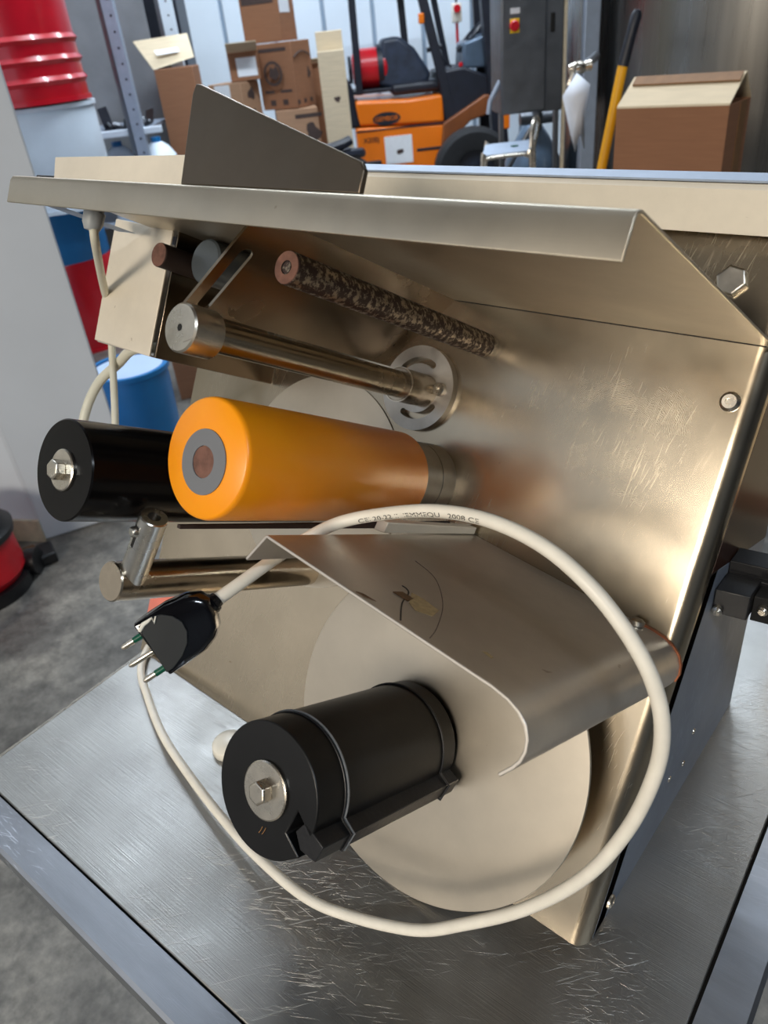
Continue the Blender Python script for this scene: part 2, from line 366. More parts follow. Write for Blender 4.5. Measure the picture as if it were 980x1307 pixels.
# ------------------------------------------------------------------ steel table
tb = thing('work_table', 'scratched stainless steel work table under the labelling machine', 'table', (0, 0, 0), math.radians(2.49))
TX0, TX1, TY0, TY1 = -0.713, 0.14, -0.268, 0.66
b = MB(); b.box(TX0, 0.0965, -0.226, TY1, TZ - 0.004, TZ); b.build('table_top', M['table'], tb, 0.0015)
b = MB(); b.sheet([(TY0, TZ - 0.034), (TY0, TZ - 0.003), (TY0 + 0.004, TZ), (-0.2285, TZ)], -0.003, lambda a, c, e: (e, a, c), TX0, TX1); b.build('front_rim', M['table_rim'], tb)
b = MB(); b.sheet([(TX1, TZ - 0.034), (TX1, TZ - 0.004), (TX1 - 0.004, TZ), (0.0995, TZ)], 0.003, lambda a, c, e: (a, e, c), -0.226, TY1); b.build('side_rim', M['table_rim'], tb)
b = MB(); b.sheet([(TX0 - 0.001, TZ - 0.034), (TX0 - 0.001, TZ - 0.001), (TX0 + 0.004, TZ + 0.0005)], -0.0015, lambda a, c, e: (a, e, c), TY0 + 0.01, TY1); b.build('left_rim', M['bright'], tb)
b = MB(); b.box(TX0 + 0.01, TX1 - 0.01, TY0 + 0.01, TY1 - 0.01, TZ - 0.02, TZ - 0.0085); b.build('under_board', M['dark'], tb)
for x in (TX0 + 0.16, TX1 - 0.10):
    for y in (TY0 + 0.17, TY1 - 0.10):
        b = MB(); b.box(x, x + 0.04, y, y + 0.04, 0.0, TZ - 0.02); b.build('leg', M['cab'], tb, 0.003)

# ------------------------------------------------------------------ labelling machine
LEAN = math.radians(30); UU = Vector((0, math.sin(LEAN), math.cos(LEAN))); WW = Vector((0, -math.cos(LEAN), math.sin(LEAN)))
def F(u, v, w): return Vector((u, 0, 0)) + UU * v + WW * w
mc = thing('labelling_machine', 'stainless steel bench labelling machine with amber and black rollers', 'machine', (0, 0, TZ))
R = 0.016
# face plate wraps round the right edge into the side
prof = [(-0.718, 0.0)] + [(-R + 0.0 + R * math.sin(a), -R + R * math.cos(a)) for a in [k * PI / 2 / 8 for k in range(9)]] + [(0.0, -0.035)]
b = MB(); b.sheet(prof[::-1], 0.002, lambda a, c, e: F(a, e, c), 0.001, 0.652); b.build('face_plate', M['face'], mc)
# body with side cheek
body = [(0.035 * 0.866 + 0.02, 0.0), (0.02, 0.0), (0.349, 0.570), (0.372, 0.570), (0.372, 0.0)]
b = MB(); b.prism([(-0.714, y, z) for y, z in [(0.012, 0.004), (0.332, 0.557), (0.372, 0.557), (0.372, 0.0), (0.012, 0.0)]], (0.708, 0, 0)); b.build('machine_body', M['cheek'], mc)
b = MB(); b.prism([(-0.0015, y, z) for y, z in [(0.0165, 0.0), (0.2, 0.312), (0.372, 0.250), (0.374, 0.0)]], (0.0015, 0, 0)); b.build('side_panel', M['cheek'], mc, 0.0004)
b = MB(); b.prism([(-0.0015, y, z) for y, z in [(0.201, 0.313), (0.346, 0.555), (0.372, 0.555), (0.372, 0.251)]], (0.0017, 0, 0)); b.build('side_dark_reflection', M['brown_reflection'], mc)  # dark reflection in the upper side panel, painted as a brown sheet
for y, z in [(0.05, 0.013)]:
    b = MB(); b.lathe((0, y, z + 0.004), (1, 0, 0), [(0, 0.0075), (0.002, 0.0072), (0.0035, 0.005), (0.0035, 0.0025), (0.0015, 0.002), (0.0015, 0)], 20); b.build('panel_screw', M['bright'], mc)
for y, z in [(0.233, 0.083), (0.215, 0.050), (0.175, 0.066)]:
    b = MB(); b.lathe((0, y, z), (1, 0, 0), [(0, 0.0035), (0.001, 0.003), (0.001, 0)], 12); b.build('rivet', M['bright'], mc)
b = MB(); b.lathe(F(-0.0241, 0.5163, 0), WW, [(0, 0.0085), (0.0015, 0.0085), (0.0045, 0.006), (0.0045, 0.0032), (0.0022, 0.003), (0.0022, 0)], 24); b.build('socket_screw', M['bright'], mc)
b = MB(); b.lathe(F(-0.0514, 0.6131, 0), WW, [(0, 0.013), (0.0065, 0.013), (0.0075, 0.0115), (0.0075, 0)], 6); b.build('hex_bolt', M['bright'], mc, 0.0006)
# top channel behind the hood (runs past the right of the machine)
b = MB(); b.sheet([(0.330, 0.560), (0.330, 0.608), (0.302, 0.6085), (0.298, 0.605), (0.298, 0.5715), (0.303, 0.570)], 0.002, lambda a, c, e: (e, a, c), -0.56, 0.34)
b.build('top_channel', M['cream'], mc)
b = MB(); b.box(-0.56, 0.34, 0.302, 0.334, 0.6092, 0.6112); b.build('channel_cover', M['galv'], mc, 0.0005)
# black rail at the right
ra = math.radians(9)
def RL(x, y, z): return (x * math.cos(ra), 0.24 + x * math.sin(ra) + (y - 0.24), z)
b = MB(); b.box(0.0004, 0.42, 0.250, 0.275, 0.280, 0.297, RL); b.box(0.0004, 0.42, 0.246, 0.250, 0.270, 0.284, RL); b.build('rail', M['black_plastic'], mc, 0.001)
b = MB(); b.box(0.0006, 0.030, 0.218, 0.246, 0.258, 0.285, RL); b.build('rail_bracket', M['black_plastic'], mc, 0.001)
b = MB(); b.box(0.0305, 0.40, 0.228, 0.246, 0.252, 0.280, RL); b.build('rail_insert', M['dark'], mc, 0.001)
for q in ((0.006, 0.218, 0.263), (0.040, 0.228, 0.268)):
    b = MB(); b.lathe(RL(*q), (0, -1, 0), [(0, 0.0048), (0.004, 0.0048), (0.006, 0.003), (0.006, 0)], 16); b.build('rail_screw', M['bright'], mc)
# hood: bent sheet with front lip
hz = 0.567
prof = [(0.0015, hz), (0.327, hz), (0.332, hz - 0.002), (0.3335, hz - 0.006), (0.3335, 0.541)]
def rounded_lip():
    bm = MB(); n = 8; ul, ur = -0.6115, -0.003; rr = 0.006; zs = []
    bm.sheet(prof, -0.002, lambda a, c, e: F(e, c, a), ul, ur); return bm
rounded_lip().build('hood', M['hood'], mc, 0.0006)
b = MB(); b.box(-0.60, -0.01, 0.5645, 0.567, 0.0005, 0.002, lambda x, y, z: F(x, y, z)); b.build('hood_seam', M['dark'], mc)
b = MB(); b.prism([F(-0.3665, 0.5685, 0.318), F(-0.373, 0.634, 0.318), F(-0.371, 0.641, 0.318), F(-0.365, 0.6405, 0.318), F(-0.190, 0.588, 0.318), F(-0.186, 0.583, 0.318), F(-0.1855, 0.5685, 0.318)], WW * 0.0045)
b.build('guide_fin', M['fin'], mc, 0.001)
b = MB(); b.prism([F(-0.617, 0.5685, 0.288), F(-0.623, 0.598, 0.288), F(-0.37, 0.603, 0.288), F(-0.37, 0.5685, 0.288)], WW * 0.002); b.build('rear_upstand', M['cream'], mc, 0.0006)
b = MB(); b.box(-0.665, -0.615, 0.565, 0.582, 0.27, 0.285, lambda x, y, z: F(x, y, z)); b.build('corner_block', M['black_plastic'], mc, 0.001)
b = MB(); b.sheet([(-0.640, 0.20), (-0.605, 0.20)], 0.002, lambda a, c, e: F(a, 0.553, c + e), 0.0, 0.11); b.build('gland_bracket', M['galv'], mc)
b = MB(); b.lathe(F(-0.5845, 0.5655, 0.262), -UU, [(0, 0.0095), (0.006, 0.0095), (0.006, 0.0085), (0.009, 0.0085), (0.009, 0.0105), (0.020, 0.0103), (0.027, 0.007), (0.027, 0)], 12)
b.build('cable_gland', M['gland'], mc, 0.0006)
# left box
b = MB(); b.prism([F(-0.683, 0.571, 0.18), F(-0.683, 0.4315, 0.18), F(-0.572, 0.430, 0.18), F(-0.572, 0.565, 0.18)], -WW * 0.0025); b.build('box_front', M['cream'], mc, 0.0008)
b = MB(); b.prism([F(-0.5665, 0.430, 0.177), F(-0.5665, 0.4284, 0.002), F(-0.5665, 0.455, 0.002), F(-0.5665, 0.565, 0.08), F(-0.5665, 0.565, 0.177)], (0.002, 0, 0)); b.build('box_side', M['plate'], mc, 0.0006)
b = MB(); b.box(-0.5715, -0.5668, 0.432, 0.562, 0.09, 0.1745, lambda x, y, z: F(x, y, z)); b.build('box_dark_gap', M['dark'], mc)  # black strip standing in for the dark gap beside the box front
b = MB(); b.box(-0.683, -0.681, 0.4315, 0.565, 0.0, 0.177, lambda x, y, z: F(x, y, z)); b.build('box_side', M['shelf'], mc)
b = MB(); b.box(-0.681, -0.572, 0.430, 0.432, 0.0, 0.177, lambda x, y, z: F(x, y, z)); b.build('box_base', M['shelf'], mc)
b = MB(); b.cyl(F(-0.520, 0.540, 0.0), F(-0.520, 0.540, 0.172), 0.023, ch=0.002, n=40); b.build('motor_housing', M['motor'], mc)
# rods
b = MB(); b.cyl(F(-0.273, 0.5254, 0.0), F(-0.273, 0.5254, 0.287), 0.0123, n=40); rr_ = b.build('rusty_rod', M['rust'], mc, 0.0008)
b = MB(); b.lathe(F(-0.273, 0.5254, 0.2871), WW, [(0, 0.0120), (0.0004, 0.0118), (0.0004, 0.0052), (-0.006, 0.0048), (-0.006, 0)], 32); b.build('rod_end', M['rust_face'], rr_)
b = MB(); b.lathe(F(-0.273, 0.5254, 0.2879), WW, [(0, 0.0048), (-0.003, 0.0036), (-0.0055, 0)], 20); b.build('threaded_hole', M['dark'], rr_)
b = MB(); b.cyl(F(-0.5585, 0.535, 0.0), F(-0.5585, 0.535, 0.2), 0.0125, n=40); rr_ = b.build('rusty_rod', M['rust2'], mc, 0.0008); rr_['label'] = 'brown round shaft beside the left box'
b = MB(); b.cyl(F(-0.5585, 0.535, 0.2), F(-0.5585, 0.535, 0.2006), 0.0121, n=40); b.build('rod_end', M['rust_face'], rr_)
# guide plate with slot
DD = Vector((0.659, 0, 0)) + UU * 0.752; A0 = F(-0.3869, 0.4941, 0.0); NN = DD.cross(WW).normalized()
def GP(w_, d_, n_=0.0): return A0 + WW * w_ + DD * d_ + NN * n_
def guide_plate():
    bm = bmesh.new(); w1 = 0.281; sw0, sw1, sd0, sd1 = 0.2575, 0.2705, -0.010, 0.062
    out = [(0, -0.012), (0, 0.100), (0.19, 0.104), (0.281, 0.104), (w1, -0.012)]
    hole = []
    cx = (sw0 + sw1) / 2; rr = (sw1 - sw0) / 2
    for k in range(7): a = PI * k / 6; hole.append((cx + rr * math.cos(a), sd1 - rr + rr * math.sin(a)))
    for k in range(7): a = PI + PI * k / 6; hole.append((cx + rr * math.cos(a), sd0 + rr + rr * math.sin(a)))
    res = bmesh.new(); vo = [res.verts.new(GP(*p)) for p in out]; vh = [res.verts.new(GP(*p)) for p in hole]
    eo = [res.edges.new((vo[i], vo[(i + 1) % len(vo)])) for i in range(len(vo))]; eh = [res.edges.new((vh[i], vh[(i + 1) % len(vh)])) for i in range(len(vh))]
    bmesh.ops.triangle_fill(res, edges=eo + eh, use_beauty=True)
    r_ = bmesh.ops.extrude_face_region(res, geom=res.faces[:])
    bmesh.ops.translate(res, verts=[v for v in r_['geom'] if isinstance(v, bmesh.types.BMVert)], vec=NN * 0.0028)
    bm.free(); o = MB(); o.bm.free(); o.bm = res; return o
guide_plate().build('guide_plate', M['plate'], mc)
b = MB(); b.box(0.0, 0.215, 0.099, 0.107, -0.014, 0.004, GP); b.build('plate_flange', M['rust2'], mc, 0.001)
# silver shaft with collar, ring groove, flange disc
cu, cv = -0.3265, 0.4655
b = MB(); b.lathe(F(cu, cv, 0.008), WW, [(0, 0), (0, 0.0175), (0.045, 0.0175), (0.045, 0.0165), (0.0475, 0.0165), (0.0475, 0.0135), (0.293, 0.0125), (0.293, 0.0178), (0.3165, 0.0178), (0.3185, 0.0165), (0.3185, 0.0030), (0.314, 0.0028), (0.314, 0)], 56)
sh = b.build('silver_shaft', M['rod'], mc)
b = MB(); b.lathe(F(cu, cv, 0.054), WW, [(0, 0.0172), (0, 0.0182), (0.0015, 0.0182), (0.0015, 0.0172)], 48, True); b.build('ring', M['bright'], sh)
b = MB(); b.lathe(F(cu, cv, 0.3005), WW, [(0, 0.0180), (0, 0.0186), (0.026, 0.0186), (0.0275, 0.0172), (0.0275, 0.0028), (0.0268, 0.0028), (0.0268, 0)], 48); b.build('shaft_collar', M['bright'], sh)
b = MB(); b.lathe(F(cu, cv, 0.3276), WW, [(0.0005, 0.0026), (0.0006, 0)], 16); b.build('centre_hole', M['dark'], sh)
fc = (-0.3358, 0.4669)
def ring_flange():
    bm = bmesh.new(); out = [(0.0457 * math.cos(k * PI / 28), 0.0457 * math.sin(k * PI / 28)) for k in range(56)]
    hs = []
    for c0, c1 in ((0.35 * PI, 0.80 * PI), (1.38 * PI, 1.82 * PI)):
        ro, ri = 0.0335, 0.0265; n = 12; L = []
        for k in range(n + 1): a = c0 + (c1 - c0) * k / n; L.append((ro * math.cos(a), ro * math.sin(a)))
        for k in range(1, 6): a = c1 + PI * k / 6; mx = (ro + ri) / 2; L.append((mx * math.cos(c1) + (ro - ri) / 2 * math.cos(a), mx * math.sin(c1) + (ro - ri) / 2 * math.sin(a)))
        for k in range(n + 1): a = c1 - (c1 - c0) * k / n; L.append((ri * math.cos(a), ri * math.sin(a)))
        for k in range(1, 6): a = c0 + PI + PI * k / 6; L.append((mx * math.cos(c0) + (ro - ri) / 2 * math.cos(a), mx * math.sin(c0) + (ro - ri) / 2 * math.sin(a)))
        hs.append(L)
    ed = []
    for L in [out] + hs:
        v = [bm.verts.new(F(fc[0] + x, fc[1] + y, 0.0)) for x, y in L]; ed += [bm.edges.new((v[i], v[(i + 1) % len(v)])) for i in range(len(v))]
    bmesh.ops.triangle_fill(bm, edges=ed, use_beauty=True)
    r_ = bmesh.ops.extrude_face_region(bm, geom=bm.faces[:])
    bmesh.ops.translate(bm, verts=[v for v in r_['geom'] if isinstance(v, bmesh.types.BMVert)], vec=WW * 0.009)
    o = MB(); o.bm.free(); o.bm = bm; return o
ring_flange().build('slotted_flange', M['collar'], mc)
b = MB(); b.lathe(F(-0.3045, 0.4705, 0.009), WW, [(0, 0.0068), (0.006, 0.0068), (0.007, 0.006), (0.007, 0.0034), (0.003, 0.0032), (0.003, 0)], 24); b.build('socket_screw', M['bright'], mc)
# rollers
def hexbolt(parent, u, v, w, rw, rh, th=0.0025, bh=0.009):
    b = MB(); b.lathe(F(u, v, w), WW, [(0, 0), (0, rw), (th * .7, rw), (th, rw - .0012), (th, 0)], 48); b.build('washer', M['bright'], parent)
    b = MB(); b.lathe(F(u, v, w + th), WW, [(0, 0), (0, rh), (bh - .001, rh), (bh, rh * .86), (bh, 0)], 6); b.build('bolt', M['bright'], parent, 0.0006)
b = MB(); b.lathe(F(-0.3015, 0.3745, 0.060), WW, [(0, 0), (0, 0.042), (0.003, 0.0455), (0.236, 0.0478), (0.2395, 0.0470), (0.241, 0.0452), (0.241, 0.0)], 96)
yr = b.build('amber_roller', M['amber'], mc, ang=50); yr['label'] = 'amber polyurethane roller'
b = MB(); b.lathe(F(-0.3015, 0.3715, 0.3012), WW, [(0, 0.0255), (0.0010, 0.0255), (0.0012, 0.0125), (0, 0.0125)], 56, True); b.build('end_ring', M['grey_ring'], yr)
b = MB(); b.lathe(F(-0.3015, 0.3715, 0.3010), WW, [(0, 0.0124), (0.0006, 0.0124), (0.0008, 0)], 40); b.build('rusty_core', M['rust_face'], yr)
b = MB(); b.lathe(F(-0.3015, 0.3745, 0.0), WW, [(0, 0), (0, 0.0385), (0.024, 0.0385), (0.024, 0.0378), (0.0258, 0.0378), (0.0258, 0.0385), (0.058, 0.0385), (0.058, 0)], 64); b.build('roller_collar', M['collar'], mc)
b = MB(); b.lathe(F(-0.4575, 0.323, 0.012), WW, [(0, 0), (0, 0.044), (0.300, 0.0452), (0.308, 0.0452), (0.3095, 0.0440), (0.3095, 0)], 96)
kr = b.build('black_roller', M['black_gloss'], mc); kr['label'] = 'glossy black upper roller behind the amber one'
hexbolt(kr, -0.4575, 0.323, 0.3215, 0.0185, 0.0092)
b = MB(); b.cyl(F(-0.4575, 0.323, 0.0), F(-0.4575, 0.323, 0.013), 0.02); b.build('roller_collar', M['collar'], mc)
# lower black roller with notch and clamping block
ku, kv, kR = -0.2075, 0.1300, 0.0548
def notched(w0, w1):
    pts = []
    for k in range(96):
        a = 2 * PI * k / 96; x, y = math.cos(a) * kR, math.sin(a) * kR
        ang = math.degrees(a) % 360
        if 318 < ang < 346: continue
        pts.append((ang, x, y))
    pts.sort(key=lambda q: (q[0] - 346) % 360)
    L = [(ku + x, kv + y) for _, x, y in pts]
    L += [(-0.1608, 0.0975), (-0.1784, 0.1085), (-0.1722, 0.1310), (-0.1560, 0.1190)]
    b = MB(); b.prism([F(x, y, w0) for x, y in L], WW * (w1 - w0)); return b
lo = notched(0.056, 0.251).build('black_roller', M['black_matt'], mc, 0.0012); lo['label'] = 'matt black lower roller with clamping block'
hexbolt(lo, ku, kv, 0.2515, 0.0238, 0.0098)
b = MB(); b.prism([F(-0.1625, 0.1270, 0.058), F(-0.1409, 0.1185, 0.058), F(-0.1451, 0.1035, 0.058), F(-0.1615, 0.1040, 0.058), F(-0.170, 0.1155, 0.058)], WW * 0.193); b.build('clamp_block', M['black_block'], lo, 0.0008)
def band(wc, r, mat):
    P = []
    for k in range(0, 65):
        a = math.radians(-4 + 302 * k / 64); P.append(F(ku + math.cos(a) * (kR + r * .7), kv + math.sin(a) * (kR + r * .7), wc))
    P += [F(-0.1780, 0.0835, wc), F(-0.1600, 0.1022, wc), F(-0.1445, 0.1020, wc), F(-0.1396, 0.1190, wc), F(-0.1500, 0.1245, wc), P[0]]
    b = MB(); b.tube(P, r, 8, False); b.build('elastic_band', mat, lo)
band(0.2165, 0.0012, M['rubber_band']); band(0.078, 0.0012, M['black_plastic']); band(0.2195, 0.0008, M['black_plastic'])
for a_, c_ in ((-0.2035, 0.0965), (-0.2000, 0.0972)):
    b = MB(); b.tube(smooth_path([F(a_ + 0.001, c_ + 0.004, 0.2514), F(a_, c_, 0.2515), F(a_ - 0.0015, c_ - 0.003, 0.2514)], 4), 0.0004, 6); b.build('engraved_mark', M['cork'], lo)
# large backing disc
b = MB(); b.lathe(F(-0.191, 0.1402, 0.047), WW, [(0, 0), (0, 0.1672), (0.0005, 0.168), (0.0025, 0.168), (0.003, 0.1675), (0.003, 0)], 160); b.build('backing_disc', M['disc'], mc)
b = MB(); b.cyl(F(-0.2075, 0.130, 0.001), F(-0.2075, 0.130, 0.058), 0.03); b.build('roller_hub', M['collar'], mc)
b = MB(); b.lathe(F(-0.455, 0.33, 0.0005), WW, [(0, 0), (0, 0.128), (0.0012, 0.128), (0.0012, 0)], 96); b.build('rear_disc', M['disc'], mc)
# bent shelf
def arc(cx, cy, r, a0, a1, n): return [(cx + r * math.cos(math.radians(a0 + (a1 - a0) * k / n)), cy + r * math.sin(math.radians(a0 + (a1 - a0) * k / n))) for k in range(n + 1)]
sp = [(-0.2457, 0.3128), (-0.2305, 0.3352), (-0.2285, 0.3361), (-0.2262, 0.3356)] + [(-0.0384, 0.3112), (-0.0270, 0.3098), (-0.0153, 0.3070), (-0.0070, 0.3030), (-0.0005, 0.2970), (0.0030, 0.2900), (0.0040, 0.2825), (0.0025, 0.2755), (-0.0010, 0.2695), (-0.0076, 0.2615)]
b = MB(); b.sheet(sp, -0.0024, lambda a, c, e: F(a, c, e), 0.0006, 0.2915); b.build('bent_shelf', M['shelf'], mc, 0.0005)
b = MB(); b.sheet([(q[0], q[1] - 0.0) for q in sp[4:12]], 0.0012, lambda a, c, e: F(a, c, e), 0.0002, 0.004); b.build('rust_line', M['edge_rust'], mc)
b = MB(); b.lathe(F(-0.040, 0.3115, 0.012), UU, [(0, 0.007), (0.004, 0.007), (0.006, 0.004), (0.006, 0)], 16); b.build('shelf_screw', M['bright'], mc)
# mark on the shelf: glue smear, burn and crack
TT = (Vector((0.1878, 0, 0)) + UU * -0.0244).normalized(); TN = Vector((0.0244, 0, 0)) + UU * 0.1878; TN.normalize()
def SH(s, w_, h=0.0): return F(-0.2262, 0.3356, 0) + TT * s + WW * w_ + TN * h
def blob(name, pts, mat, h=0.0004):
    b = MB(); b.prism([SH(x, y, 0.0001) for x, y in pts], TN * h); return b.build(name, mat, mc)
blob('glue_smear', [(0.0955, 0.2364), (0.1052, 0.2345), (0.1219, 0.2377), (0.127, 0.2524), (0.1178, 0.2607), (0.1077, 0.255)], M['tanstain'])
blob('burn_mark', [(0.092, 0.2545), (0.0935, 0.2453), (0.1036, 0.245), (0.1056, 0.2541)], M['stain'], 0.0008)
b = MB(); b.tube(smooth_path([SH(0.0848, 0.2344), SH(0.0897, 0.2347), SH(0.096, 0.2409), SH(0.1066, 0.2618), SH(0.1255, 0.2873)], 5), 0.0006, 6); b.build('crack', M['dark'], mc)
b = MB(); b.tube(smooth_path([SH(0.0488, 0.1705), SH(0.0783, 0.1823), SH(0.1133, 0.2205), SH(0.1387, 0.263), SH(0.1487, 0.2858)], 6), 0.0003, 6); b.build('thin_arc', M['card_ink'], mc)  # thin dark arc drawn across the shelf
blob('glue_spot', [(0.172, 0.2575), (0.174, 0.2545), (0.1800, 0.2560), (0.1798, 0.2590)], M['tanstain'])
blob('rust_spot', [(0.0859, 0.2884), (0.0900, 0.2850), (0.1008, 0.2836), (0.0937, 0.2881)], M['stain'])
# round bar under the amber roller with slotted clamp stub, narrow flat above it
b = MB(); b.lathe(F(-0.435, 0.225, 0.0), WW, [(0, 0), (0, 0.0192), (0.2685, 0.0192), (0.270, 0.018), (0.270, 0)], 64); tbm = b.build('round_bar', M['rod'], mc)
s0 = F(-0.4285, 0.2300, 0.252); s1 = F(-0.3985, 0.2990, 0.263); sd = (s1 - s0)
b = MB(); b.lathe(s0, sd, [(0, 0), (0, 0.0132), (sd.length - .001, 0.0132), (sd.length, 0.0122), (sd.length, 0.0060), (sd.length - .012, 0.0055), (sd.length - .012, 0)], 48); stb = b.build('clamp_stub', M['alu'], tbm)
sn = sd.normalized(); side = (-CR * 0.72 - CF * 0.75); side = (side - sn * side.dot(sn)).normalized()
tang = sn.cross(side)
def SL(x, y, z): return s1 - sn * x + side * y + tang * z
b = MB(); b.box(0.010, 0.034, 0.0110, 0.0134, -0.0036, 0.0036, SL); b.build('slot', M['dark'], stb, 0.001)
b = MB(); b.lathe(SL(0.017, 0.010, 0), side, [(0, 0.0052), (0.006, 0.0052), (0.0075, 0.004), (0.0075, 0)], 12); b.build('set_screw', M['alu'], stb, 0.0005)
b = MB(); b.box(0.020, 0.036, 0.011, 0.0145, -0.0015, 0.0015, SL); b.build('screw_thread', M['alu'], stb)
b = MB(); b.prism([F(-0.3290, 0.3105, 0.292), F(-0.3290, 0.3135, 0.292), F(-0.262, 0.3395, 0.0), F(-0.262, 0.3325, 0.0)], (0.004, 0, 0)); b.build('flat_bar', M['rust2'], mc)
b = MB(); b.prism([F(-0.2350, 0.3440, 0.004), F(-0.236, 0.3365, 0.004), F(-0.242, 0.3365, 0.150), F(-0.240, 0.3470, 0.150)], (0.012, 0, 0)); b.build('flat_bar', M['cream'], mc, 0.0008)
b = MB(); b.prism([F(-0.7175, 0.118, 0.0012), F(-0.7175, 0.03, 0.0012), F(-0.708, 0.028, 0.0012), F(-0.672, 0.060, 0.0012), F(-0.655, 0.10, 0.0012), F(-0.65, 0.118, 0.0012)], WW * 0.0003); b.build('red_reflection', M['pink'], mc)  # reflection of something red, painted on the plate as a thin salmon sheet
# hanging cream cable of the machine
def Lc(name, pts, r, mat, parent, n=12):
    b = MB(); b.tube(smooth_path(pts, 8), r, n); return b.build(name, mat, parent)
Lc('gland_cable', [F(-0.584, 0.545, 0.262), F(-0.5851, 0.527, 0.255), F(-0.6533, 0.4966, 0.2), F(-0.7101, 0.4655, 0.15), F(-0.722, 0.4192, 0.13), F(-0.6859, 0.3312, 0.13), F(-0.68, 0.25, 0.12)], 0.0045, M['cable_thin'], mc)
Lc('gland_cable', [F(-0.62, 0.445, 0.10), F(-0.6859, 0.4319, 0.12), F(-0.7212, 0.4061, 0.12), F(-0.7568, 0.374, 0.12), F(-0.7745, 0.3284, 0.12), F(-0.7687, 0.27, 0.12)], 0.0062, M['cable_thin'], mc)
# ------------------------------------------------------------------ white power cord and plug
cord = thing('power_cord', 'looped white power cord with black three-pin plug hanging on the machine', 'power cord', (0, 0, TZ))
pts = [(-0.2655, -0.1236, 0.3815), (-0.262, -0.0924, 0.3852), (-0.2612, -0.0576, 0.3867), (-0.2538, -0.0298, 0.3916), (-0.2316, -0.013, 0.4053), (-0.2007, 0.0015, 0.4162), (-0.1499, 0.0079, 0.4336), (-0.1004, 0.0068, 0.4438), (-0.0541, 0.0015, 0.4433), (-0.0163, -0.0054, 0.4316), (0.0134, -0.0091, 0.4081), (0.0342, -0.0128, 0.3813), (0.0454, -0.0175, 0.3506), (0.0469, -0.0242, 0.3133), (0.037, -0.0335, 0.2576), (0.0164, -0.0508, 0.2042), (-0.0213, -0.0694, 0.1494), (-0.069, -0.0896, 0.1036), (-0.1093, -0.1055, 0.0734), (-0.1728, -0.1218, 0.0491), (-0.2266, -0.1322, 0.0399), (-0.3009, -0.1292, 0.0308), (-0.3716, -0.1196, 0.0235), (-0.4568, -0.1034, 0.0176), (-0.5395, -0.0834, 0.0124), (-0.6139, -0.0553, 0.0100), (-0.6764, -0.0244, 0.0085), (-0.716, 0.03, 0.0065), (-0.735, 0.12, 0.0060), (-0.728, 0.24, 0.0056)]
path = smooth_path(pts, 10); CRr = 0.0052
b = MB(); b.tube(path, CRr, 18); b.build('cable', M['cable'], cord)
# printing along the cable
seg = [(path[i + 1] - path[i]).length for i in range(len(path) - 1)]
cum = [0]
for s_ in seg: cum.append(cum[-1] + s_)
camloc = CP - Vector((0, 0, TZ))
def on_cable(s_, t_):
    i = 0
    while i < len(seg) - 1 and cum[i + 1] < s_: i += 1
    k = (s_ - cum[i]) / seg[i]; p = path[i].lerp(path[i + 1], k); tg = (path[i + 1] - path[i]).normalized()
    vw = (camloc - p); vw = (vw - tg * vw.dot(tg)).normalized(); up = vw.cross(tg)
    if up.dot(-CD) < 0: up = -up
    a = t_ / CRr - 0.62
    return p + (vw * math.cos(a) + up * math.sin(a)) * (CRr + 0.00015)
me = text_mesh('CEI 20-22 II  IEMMEQU   2008 CE', 0.0052, 0, 'LEFT')
s_start = cum[10 * 4 + 2]
for v in me.vertices: v.co = on_cable(s_start + 0.014 + v.co.x * 1.62, v.co.y)
me.materials.append(M['ink']); o = bpy.data.objects.new('cable_print', me); C.objects.link(o); o.parent = cord
# plug: flat body facing the camera side
PC = camloc + (CF + CR * ((225 - 490) / 963.5) + CD * ((808 - 653.5) / 963.5)) * 0.572
PR, PD, PF = CR, CD, CF
tilt = Matrix.Rotation(math.radians(-6), 3, CD) @ Matrix.Rotation(math.radians(5), 3, CR)
PR, PD, PF = tilt @ CR, tilt @ CD, tilt @ CF
kpx = 0.572 / 963.5
def PL(x, y, z=0.0): return PC + PR * ((x - 225) * kpx) + PD * ((y - 808) * kpx) + PF * z
outl = [(174, 793), (190, 781), (212, 767), (238, 756), (256, 755), (268, 762), (277, 780), (280, 797), (276, 812), (264, 828), (240, 845), (219, 859)]
b = MB()
rings = []
for z, sc in ((-0.011, 0.80), (-0.0095, 0.93), (-0.004, 1.0), (0.006, 1.0), (0.012, 0.95), (0.0145, 0.84)):
    cx, cy = 226, 806
    rings.append([b.bm.verts.new(PL(cx + (x - cx) * (sc if k not in (0, 11) else max(sc, 0.97)), cy + (y - cy) * (sc if k not in (0, 11) else max(sc, 0.97)), z)) for k, (x, y) in enumerate(outl)])
for A_, B_ in zip(rings[:-1], rings[1:]):
    for k in range(12): b.bm.faces.new([A_[k], A_[(k + 1) % 12], B_[(k + 1) % 12], B_[k]])
b.bm.faces.new(rings[0][::-1]); b.bm.faces.new(rings[-1])
pg = b.build('plug', M['plug_black'], cord, 0.0012, 3, 60)
D_ = [(182, 794)] + [(196, 783), (210, 779), (224, 781), (236, 789), (242, 801), (242, 816), (236, 832), (224, 848)] + [(216, 853)]
b = MB(); b.prism([PL(x, y, -0.0108) for x, y in D_], -PF * 0.0018); b.build('plug_cover', M['plug_grey'], pg, 0.0005)
b = MB(); b.tube([PL(x, y, -0.0130) for x, y in [(184, 800), (189, 791), (195, 787), (199, 783), (202, 789), (204, 781)]], [0.0014, 0.0018, 0.0015, 0.0008, 0.0012, 0.0006], 8); b.build('paint_mark', M['white_plastic'], pg)
